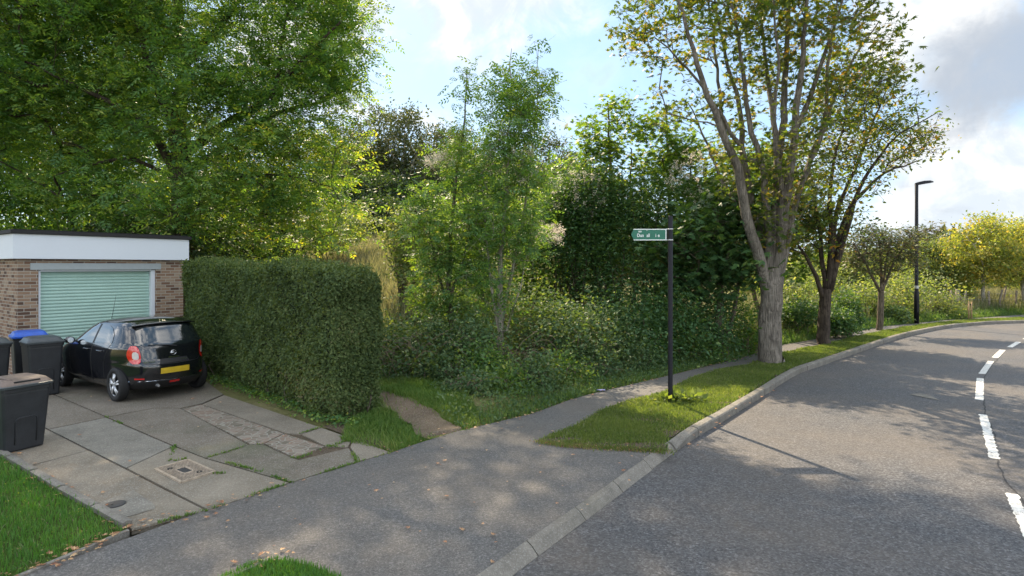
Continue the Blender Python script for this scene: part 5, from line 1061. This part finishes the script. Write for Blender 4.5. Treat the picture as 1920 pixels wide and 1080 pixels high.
def background():
    # scrub and young trees beyond the fence on the right
    sc = [(1480, 34, 500, 40, 'willow'), (1530, 38, 470, 45, 'willow'), (1590, 34, 480, 40, 'willow'), (1640, 38, 470, 45, 'willow'), (1700, 36, 470, 45, 'willow'), (1745, 33, 455, 45, 'willow'), (1800, 52, 440, 40, 'wood'), (1845, 31.5, 405, 62, 'yellow'), (1920, 32, 412, 50, 'yellow'), (1775, 37, 480, 38, 'yellow'), (1880, 44, 430, 50, 'willow'), (1960, 40, 400, 60, 'willow'), (1440, 36, 490, 45, 'willow'), (2040, 33, 380, 70, 'yellow')]
    labs = ['pale scrub tree seen left of the dark forked trunk', 'pale scrub tree seen right behind the dark forked trunk', 'pale scrub tree left of the thorn tree', 'pale scrub tree behind the thorn tree', 'pale scrub tree just left of the street lamp', 'tall pale willow just right of the street lamp', 'distant dark tree on the skyline right of the street lamp', 'bright yellow green young tree right of the street lamp',
            'yellow green young tree at the right edge of the photo', 'small orange tinted tree left of the yellow tree', 'distant pale tree between the two yellow trees', 'pale tree just outside the right edge', 'pale scrub tree behind the grey sycamore trunk', 'yellow tree beyond the right edge']
    for (u, Y, tv, wd, kd), lab in zip(sc, labs):
        b = gb(u, Y); ct = at(u, tv, Y); hh = ct[2]-b[2]; wm = wd*Y/F; low = .32 if kd == 'yellow' else .12
        st = [([b+[0, 0, -.1], b+[rng.normal(0, .1), 0, hh*.4], ct-[0, 0, hh*.1]], .05+.012*hh, .015)]+[([b+[0, 0, hh*low], b+[s_*wm*.4, rng.normal(0, .4), hh*.55], b+[s_*wm*.6, rng.normal(0, .5), hh*.8]], .04, .012) for s_ in (-1, 1)]
        E_ = [(b+np.array([0, 0, hh*.62]), np.array([wm*.8, wm*.7, hh*.37])), (b+np.array([wm*.45, -.3, hh*(low+.22)]), np.array([wm*.65, wm*.5, hh*.22])), (b+np.array([-wm*.45, .3, hh*(low+.25)]), np.array([wm*.65, wm*.5, hh*.22])), (b+np.array([0, 0, hh*.88]), np.array([wm*.35, wm*.3, hh*.12]))]+([(b+np.array([0, -.6, hh*.14]), np.array([wm*1.05, wm*.6, hh*.14]))] if kd == 'willow' else [])
        tree({'willow': 'scrub_tree', 'wood': 'woodland_tree', 'yellow': 'young_tree'}[kd], lab, 'tree', b, st, E_, 150, 30, 'tuft', .22, M['lf_'+kd], M['bark_pale'] if kd == 'yellow' else M['bark_mid'], group='young trees beyond the field fence', spread=.36, tip=.006, twigs=1, r0=.06)
    for i_, (u, v, Yk, ru, rv, lab) in enumerate([(1490, 560, 24, 34, 38, 'pale scrub bush between the grey and the dark trunk'), (1540, 545, 26, 40, 45, 'pale scrub bush right behind the dark forked trunk'), (1622, 565, 26.5, 34, 34, 'pale scrub bush left behind the thorn tree'), (1690, 560, 27.5, 36, 40, 'pale leafy bush between the thorn tree and the street lamp'), (1755, 560, 28.5, 34, 38, 'pale leafy bush right of the street lamp'), (1665, 590, 26.0, 30, 14, 'low brownish bush beside the thorn tree')]):
        mound('scrub_bush', lab, 'bush', [ell(u, v, Yk, ru, rv, .9), ell(u+ru*.4, v+rv*.6, Yk-.3, ru*.8, rv*.5, .7)], 4200, 'simple', .12, M['lf_willow'] if i_ < 5 else M['lf_bramble'], M['bark_mid'], 'scrub bushes beyond the far footway', stems=22, shell=.3)
    # wooded hillside
    wd_ = [(640, 50, 215, 60, 'wood'), (700, 54, 200, 55, 'wood'), (760, 52, 205, 60, 'wood'), (815, 56, 235, 45, 'wood'), (860, 60, 240, 50, 'wood'), (700, 44, 330, 60, 'dark'), (640, 42, 380, 50, 'dark'), (760, 46, 340, 60, 'dark'), (900, 52, 300, 50, 'wood'), (960, 55, 290, 60, 'wood'), (1030, 56, 250, 50, 'wood'), (1075, 52, 285, 45, 'wood'), (1000, 44, 350, 55, 'willow'), (830, 48, 300, 50, 'wood'), (560, 52, 260, 70, 'wood'), (1150, 50, 330, 80, 'wood'), (1330, 55, 380, 90, 'wood'), (720, 40, 440, 30, 'dark'), (480, 50, 240, 80, 'dark'), (380, 46, 250, 90, 'dark'), (270, 48, 260, 90, 'dark')]
    wl = ['tall thin leaved tree on the hillside beside the big ash crown', 'tallest bare branched hillside tree on the skyline', 'hillside tree with open crown on the skyline left of the young ash', 'hillside tree on the skyline just left of the young ash tip', 'hillside tree on the skyline behind the short young ash', 'dark hillside tree below the bare branched ones', 'dark hillside tree low beside the big ash', 'dark hillside tree low left of the young ash', 'hillside tree behind the gap between the young ashes',
          'hillside tree behind the tall young ash', 'round skyline tree right of the tall young ash', 'skyline tree left of the field maple tip', 'pale hillside tree right of the tall young ash', 'mid slope tree left of the young ash', 'hillside tree hidden behind the big ash crown', 'hillside tree behind the field maples', 'hillside tree behind the grey sycamore', 'low dark bush at the foot of the hillside left of the young ash', 'dark hillside tree behind the ash trunk', 'dark hillside tree behind the garage right half', 'dark hillside tree behind the garage left half']
    for (u, Y, tv, wd, kd), lab in zip(wd_, wl):
        b = gb(u, Y); b[2] = min(b[2], 14); ct = at(u, tv, Y); hh = max(2.5, ct[2]-b[2]); wm = wd*Y/F
        st = [([b+[0, 0, -.3], b+[rng.normal(0, .3), 0, hh*.45], ct-[0, 0, hh*.1]], .10+.014*hh, .03)]+[([b+[0, 0, hh*f0], b+[s_*wm*.45, rng.normal(0, .6), hh*.6], b+[s_*wm*.7, rng.normal(0, .8), hh*.85]], .09, .02) for s_, f0 in ((-1, .2), (1, .28))]
        E_ = [(b+np.array([0, 0, hh*.72]), np.array([wm*.85, wm*.7, hh*.28])), (b+np.array([wm*.4, -.6, hh*.42]), np.array([wm*.7, wm*.6, hh*.28])), (b+np.array([-wm*.4, .3, hh*.40]), np.array([wm*.7, wm*.6, hh*.28])), (b+np.array([0, -.5, hh*.15]), np.array([wm*.9, wm*.6, hh*.17]))]
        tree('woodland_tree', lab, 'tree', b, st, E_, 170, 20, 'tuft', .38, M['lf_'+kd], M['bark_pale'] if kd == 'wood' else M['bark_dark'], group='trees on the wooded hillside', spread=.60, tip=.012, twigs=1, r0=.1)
    # far-off tree line closing the horizon
    n = 26000; a = rng.random(n); P = np.column_stack([-70+a*190, 78+rng.normal(0, 3, n)+8*np.sin(a*9), 0*a]); hgt = 5+2.0*np.sin(a*31)+1.5*np.sin(a*77+1)-3*sm(P[:, 0], 5, 60); P[:, 2] = np.minimum(H(P), 14)*1.0+rng.random(n)*hgt
    o = leafcloud('distant_wood', P, 'tuft', 1.1, M['lf_wood'], None, flat=.2); tag(o, 'far off line of woodland closing the horizon', 'woodland', kind='stuff')
    # field fence posts on the right
    pr0 = None; i = 0
    plabs = {}
    for u, Y, hh, lab in [(1783, 30, 1.15, 'fence post left of the braced post'), (1810, 30.3, 1.1, 'first thin fence post right of the braced post'), (1855, 30.6, 1.1, 'fence post left of the white trunk'), (1875, 31, 1.2, 'fence post right of the white trunk'), (1882, 31.6, 1.3, 'tall fence post second right of the white trunk'), (1905, 31.4, 1.1, 'fence post nearest the right edge of the photo'), (1614, 27, 1.2, 'leaning fence post left of the thorn tree trunk'), (1640, 27.5, 1.1, 'fence post behind the thorn tree')]:
        p = gb(u, Y); r = empty('fence_post', tuple(p)); tag(r, lab, 'fence post', 'posts of the field fence'); m = MB(); m.tube([[0, 0, -.2], [rng.normal(0, .03), 0, hh*.5], [rng.normal(0, .06), 0, hh]], [.055, .05, .045], 8); m.build('stake', M['post'], r, True)
    p = gb(1795, 30.1); r = empty('fence_post', tuple(p)); tag(r, 'thick braced strainer post of the field fence', 'fence post', 'posts of the field fence'); m = MB(); m.tube([[0, 0, -.2], [0, 0, 1.2]], [.10, .09], 8); m.build('stake', M['post'], r, True)
    m = MB(); m.tube([[.05, 0, .95], [.75, .1, 0]], .045, 8); m.tube([[-.05, 0, .95], [-.55, .1, 0]], .045, 8); m.build('brace', M['post'], r, True)
    # fence wires
    pts = [gb(1600, 26.8), gb(1783, 30), gb(1855, 30.6), gb(1905, 31.4), gb(1990, 32)]; m = MB()
    for hh in (.35, .65, .95): m.tube(np.array(pts)+[0, 0, hh], .006, 3)
    tag(m.build('fence_wire', M['silver']), 'thin wires strung between the field fence posts', 'fence wire')
    # pair of tree stakes with a sapling
    for u, lab in ((1816.5, 'left one of two pale timber tree stakes on the far verge'), (1821.5, 'right one of two pale timber tree stakes on the far verge')):
        p = g(u, 598.5); hh = 33*p[1]/F; r = empty('tree_stake', tuple(p)); tag(r, lab, 'tree stake', 'pair of tree stakes'); m = MB(); m.tube([[0, 0, -.1], [0, 0, hh]], .035, 8); m.build('stake', M['stake'], r, True)
        m = MB(); m.box((.06 if u < 1818 else -.06, 0, hh*.85), (.06, .03, .05)); m.build('tie', M['rubber'], r)
background()

# ------------------------------------------------------------------ grass and ground cover
def grass():
    bare = BARE
    def keepv(P):
        k = np.ones(len(P))
        for c, rx, ry in bare: k *= 1-.93*np.exp(-(((P[:, 0]-c[0])/rx)**2+((P[:, 1]-c[1])/ry)**2)**1.5)
        nz = .5+.5*np.sin(P[:, 0]*3.3+P[:, 1])*np.sin(P[:, 1]*4.1-P[:, 0]*2); return rng.random(len(P)) < k*(.55+.45*nz)
    P = scatter(VERGE, 190000, 1.3, 9., keepv); P[:, 2] = .01; hh = .044*(1+.8*sm(np.sin(P[:, 0]*2.2+1)*np.sin(P[:, 1]*2.6), .3, 1.)); hh = hh*(1-.25*sm(P[:, 1], 12, 20)); kd = seg_dist(P, np.array([[*p, 0] for p in VERGE+VERGE[:1]])); kp_ = rng.random(len(P)) < .12+.88*sm(np.abs(kd), .0, .16); P = P[kp_]; hh = hh[kp_]
    tag(blades('verge_grass', P, hh, .009*(1+P[:, 1]/22), M['gr_turf']), 'short bright grass of the roadside verge', 'grass', kind='stuff')
    P = scatter(LAWN, 120000, 1.2, 7.); kd = seg_dist(P, np.array([[*p, 0] for p in LAWN+LAWN[:1]])); P = P[rng.random(len(P)) < .1+.9*sm(np.abs(kd), .0, .14)]; P[:, 2] = .01; tag(blades('lawn_grass', P, .06, .0075, M['gr_lush'], .5), 'lush green lawn grass left of the driveway edging', 'grass', kind='stuff')
    P = scatter(NEAR, 16000, 0, 7.); P[:, 2] = .01; tag(blades('verge_grass', P, .045, .006, M['gr_lush'], .6), 'small tuft of grass at the bottom edge of the photo', 'grass', kind='stuff')
    P = np.vstack([scatter(LAWN, 5200, 1., 6.), scatter(VERGE, 5200, 1.2, 9.)]); P[:, 2] = .018+.03*rng.random(len(P)); tag(leafcloud('clover', P, 'tuft', .030, M['lf_maple'], None, rng.random(len(P)), flat=.7), 'small clover and broad leaved weeds among the mown grass', 'weeds', kind='stuff')
    P = np.vstack([scatter(LAWN, 5000, 1., 6.), scatter(VERGE, 16000, 1.2, 9.)]); P[:, 2] = .01; tag(blades('dry_grass', P, .05, .008, M['gr_straw'], 1.1), 'dead straw coloured blades among the mown grass', 'grass', kind='stuff')
    e0 = resample(np.array([g(1012, 829), g(1060, 836), g(1150, 842), g(1255, 848)]), .01); P = e0[rng.integers(0, len(e0), 1500)]+rng.normal(0, .055, (1500, 3)); P[:, 2] = .004; tag(blades('verge_edge_grass', P, .04, .009, M['gr_turf'], 1.1), 'stray grass creeping over the pavement at the near edge of the verge', 'grass', kind='stuff')
    P = e0[rng.integers(0, len(e0), 500)]+rng.normal(0, .06, (500, 3)); P[:, 2] = .012; tag(leafcloud('soil_crumbs', P, 'tuft', .025, M['deadleaf'], None, flat=.3), 'crumbs of soil and leaf litter along the near edge of the verge', 'soil crumbs', kind='stuff')
    # rough grass either side of the dirt path
    dp = np.array(DIRTP)
    A1 = [g(640, 826), g(735, 846), g(832, 817), g(880, 808), g(900, 780), g(860, 735), g(800, 715), g(720, 690), g(690, 730), g(700, 770), g(650, 800)]
    P = scatter(A1, 30000, .8, 8., lambda P: ~inpoly(P, dp) | (rng.random(len(P)) < .03+.5*sm(-np.abs(seg_dist(P, np.array([[*p_, 0] for p_ in list(dp)+[dp[0]]]))), -.12, 0))); P[:, 2] = H(P); sd = seed = .5+.5*np.sin(P[:, 0]*3+P[:, 1]*2)*np.cos(P[:, 1]*2.4)
    tag(blades('rough_grass', P, .055+.09*sd*sm(seg_dist(P, BACK), .1, 1.), .010, M['gr_rough'], .7), 'rough grass tufts either side of the dirt path', 'grass', kind='stuff')
    # nettles and herbs along the back of the footway
    L = resample(BACK[7:19], .02)[:, :2]; T, Nn = normals2(L); n = 9500; i = rng.integers(0, len(L), n); off = -(.02+np.abs(rng.normal(0, .42, n)))
    P = np.column_stack([L[i]+Nn[i]*off[:, None], 0*off]); P = P[~inpoly(P, dp)]; P = P[P[:, 0] > -1.2]; P[:, 2] = H(P)+.05+rng.random(len(P))**1.5*.38*sm(seg_dist(P, BACK), 0, .8); o = leafcloud('ground_cover', P, 'tuft', .085, M['lf_bramble'], None, .5+.5*np.sin(P[:, 0]*2.1)*np.sin(P[:, 1]*1.7), flat=.4); tag(o, 'low nettles and herbs along the back edge of the footway', 'ground cover', kind='stuff')
    n = 15000; i = rng.integers(0, len(L), n); P = np.column_stack([L[i]+Nn[i]*(-.01-np.abs(rng.normal(0, .35, n)))[:, None], np.zeros(n)]); P = P[~inpoly(P, dp)]; P[:, 2] = H(P); tag(blades('footway_edge_grass', P, .15, .010, M['gr_rough'], .7), 'ragged grass growing along the back edge of the footway', 'grass', kind='stuff')
    # hedge foot
    hl = np.array([g(385, 712), g(455, 737), g(533, 765), g(600, 792), g(655, 806)])[:, :2]; hl = resample(hl, .02); n = 3000; i = rng.integers(0, len(hl), n); P = np.column_stack([hl[i]+rng.normal(0, .13, (n, 2))+[.10, .10], rng.random(n)*.12+.02]); tag(leafcloud('ivy_ground_cover', P, 'simple', .06, M['lf_ash'], None, flat=.5), 'ivy and weeds creeping along the foot of the clipped hedge', 'ground cover', kind='stuff')
    # moss and weeds in the driveway joints
    J = [[(385, 859), (430, 847), (467, 834), (494, 833)], [(549, 858), (560, 860), (620, 838), (664, 822)], [(611, 837), (655, 839), (670, 866)], [(390, 957), (470, 930), (545, 905), (640, 876), (735, 848)], [(400, 862), (472, 880), (545, 905)], [(245, 993), (320, 975), (390, 957)], [(603, 801), (564, 813)], [(326, 836), (318, 866), (350, 860)], [(400, 888), (420, 888)], [(200, 782), (228, 795)]]
    Q = []
    for j in J:
        l = resample(np.array([g(*p) for p in j]), .01); w_ = .5+.5*np.sin(np.arange(len(l))*.07+len(Q)); k = rng.random(len(l)) < w_*.8; l = l[k]; Q.append(np.repeat(l, 3, 0)+rng.normal(0, .014, (len(l)*3, 3))*[1, 1, 0])
    P = np.vstack(Q); P[:, 2] = .002; tag(blades('joint_weeds', P, .028, .012, M['gr_rough'], 1.2), 'moss and small weeds growing in the driveway joints', 'weeds', kind='stuff')
    # weeds round the foot of the post
    c = g(1275, 757); P = c+rng.normal(0, 1, (260, 3))*[.22, .12, 0]; P[:, 2] = .03+rng.random(260)*.12; r = empty('weed_clump', tuple(c)); tag(r, 'leafy bright weeds around the foot of the finger post', 'weeds'); leafcloud('leaves', P-c, 'simple', .14, M['gr_turf'], r, flat=.3, droop=-.5); 
    st_ = MB(); [st_.tube([p-c+[0, 0, -.05], p-c+[.01, 0, .05]], .004, 3) for p in P[:30]]; st_.build('stems', M['gr_turf'], r)
    # tall dry grass of the field
    def field(u0, u1, Y0, Y1, n, h, mat, nm, lab):
        u = u0+rng.random(n)*(u1-u0); Y = Y0+(Y1-Y0)*rng.random(n)**.8; P = np.column_stack([(u-960)*Y/F, Y, 0*Y]); P = P[seg_dist(P, BACK) > .9]; P[:, 2] = H(P)
        tag(blades(nm, P, h, .022*(1+P[:, 1]/30), mat, .45, clumpf=.35), lab, 'grass', kind='stuff')
    field(560, 1120, 16, 44, 60000, .75, M['gr_straw'], 'field_grass', 'tall pale dry grass on the slope behind the hedge')
    field(560, 1120, 15, 44, 24000, .5, M['lf_willow'], 'field_weeds', 'green weeds among the dry grass on the slope')
    field(1400, 2050, 19, 48, 60000, .7, M['gr_straw'], 'field_grass', 'dry golden grass of the field beyond the far footway')
    field(1400, 2050, 19, 40, 30000, .45, M['lf_willow'], 'field_weeds', 'green weeds in the field beyond the far footway')
    L = resample(BACK[13:21], .02)[:, :2]; T, Nn = normals2(L); n = 16000; i = rng.integers(0, len(L), n); P = np.column_stack([L[i]+Nn[i]*(-.05-np.abs(rng.normal(0, .7, n)))[:, None], np.zeros(n)]); P[:, 2] = H(P); tag(blades('far_edge_grass', P, .34, .022, M['gr_rough'], .6), 'rough grass along the back of the far footway', 'grass', kind='stuff')
    # dry canes among the brambles
    m = MB()
    for k in range(230):
        u = rng.uniform(722, 1080); Y = 11.9+(u-715)/600*1.8+rng.random()*1.6; b = gb(u, Y); a = rng.random()*6.28; l = .4+rng.random()*.8
        m.tube(catmull([b, b+[math.cos(a)*l*.25+rng.normal(0, .05), math.sin(a)*l*.15, l*.4], b+[math.cos(a)*l*.6, math.sin(a)*l*.3+rng.normal(0, .05), l*.75], b+[math.cos(a)*l*(.8+.4*rng.random()), math.sin(a)*l*.5, l*(.5+.5*rng.random())]], .2), .006, 3, cap=False)
    tag(m.build('dry_canes', M['twig'], None, True), 'tangle of dry bramble canes behind the footway', 'canes', kind='stuff')
    # fallen leaves
    Q = []
    for j, n in (([(245, 993), (390, 957), (545, 905)], 26), ([(735, 848), (830, 816), (1000, 776)], 40), ([(1000, 776), (1080, 746), (1250, 706), (1400, 669)], 130), ([(40, 1078), (140, 1036), (240, 992)], 70), ([(0, 852), (120, 924), (240, 988)], 36), ([(470, 1055), (525, 1047)], 16), ([(1270, 848), (1350, 796), (1480, 716)], 26)):
        l = resample(np.array([g(*p) for p in j]), .01); i = rng.integers(0, len(l), n); Q.append(l[i]+rng.normal(0, .09, (n, 3))*[1, 1, 0])
    P = np.vstack(Q+[scatter(LAWN, 110, 1., 6.), scatter(VERGE, 120, 1.5, 9.), scatter([g(245, 993), g(1000, 776), g(1268, 846), g(960, 1080), g(500, 1040)], 60, 0, 9), scatter(slabs_all, 30, 0, 9)]); P[:, 2] = .028; zr = np.array([p[0] for p in P])
    tag(leafcloud('fallen_leaves', P, 'palmate', .042, M['deadleaf'], None, flat=.8, droop=.05), 'brown fallen leaves scattered along edges and grass', 'fallen leaves', kind='stuff')
slabs_all = [g(*p) for p in ((0, 845), (100, 740), (378, 720), (603, 801), (735, 848), (390, 957), (245, 993))]
grass()
c = g(1127, 734); m = MB(); rg = []
for k, t in enumerate(np.linspace(-.08, .08, 6)): rg.append([c+np.array([t, .012*math.sin(k*2), .03])+np.array([0, .03*math.cos(a)*(1-.3*(k % 2)), .022*math.sin(a)*(1-.4*(k % 3 == 1))]) for a in np.arange(8)*math.pi/4])
m.loft(rg); tag(m.build('drinks_can', M['can'], None, True), 'crushed pale can lying at the back edge of the footway', 'litter')
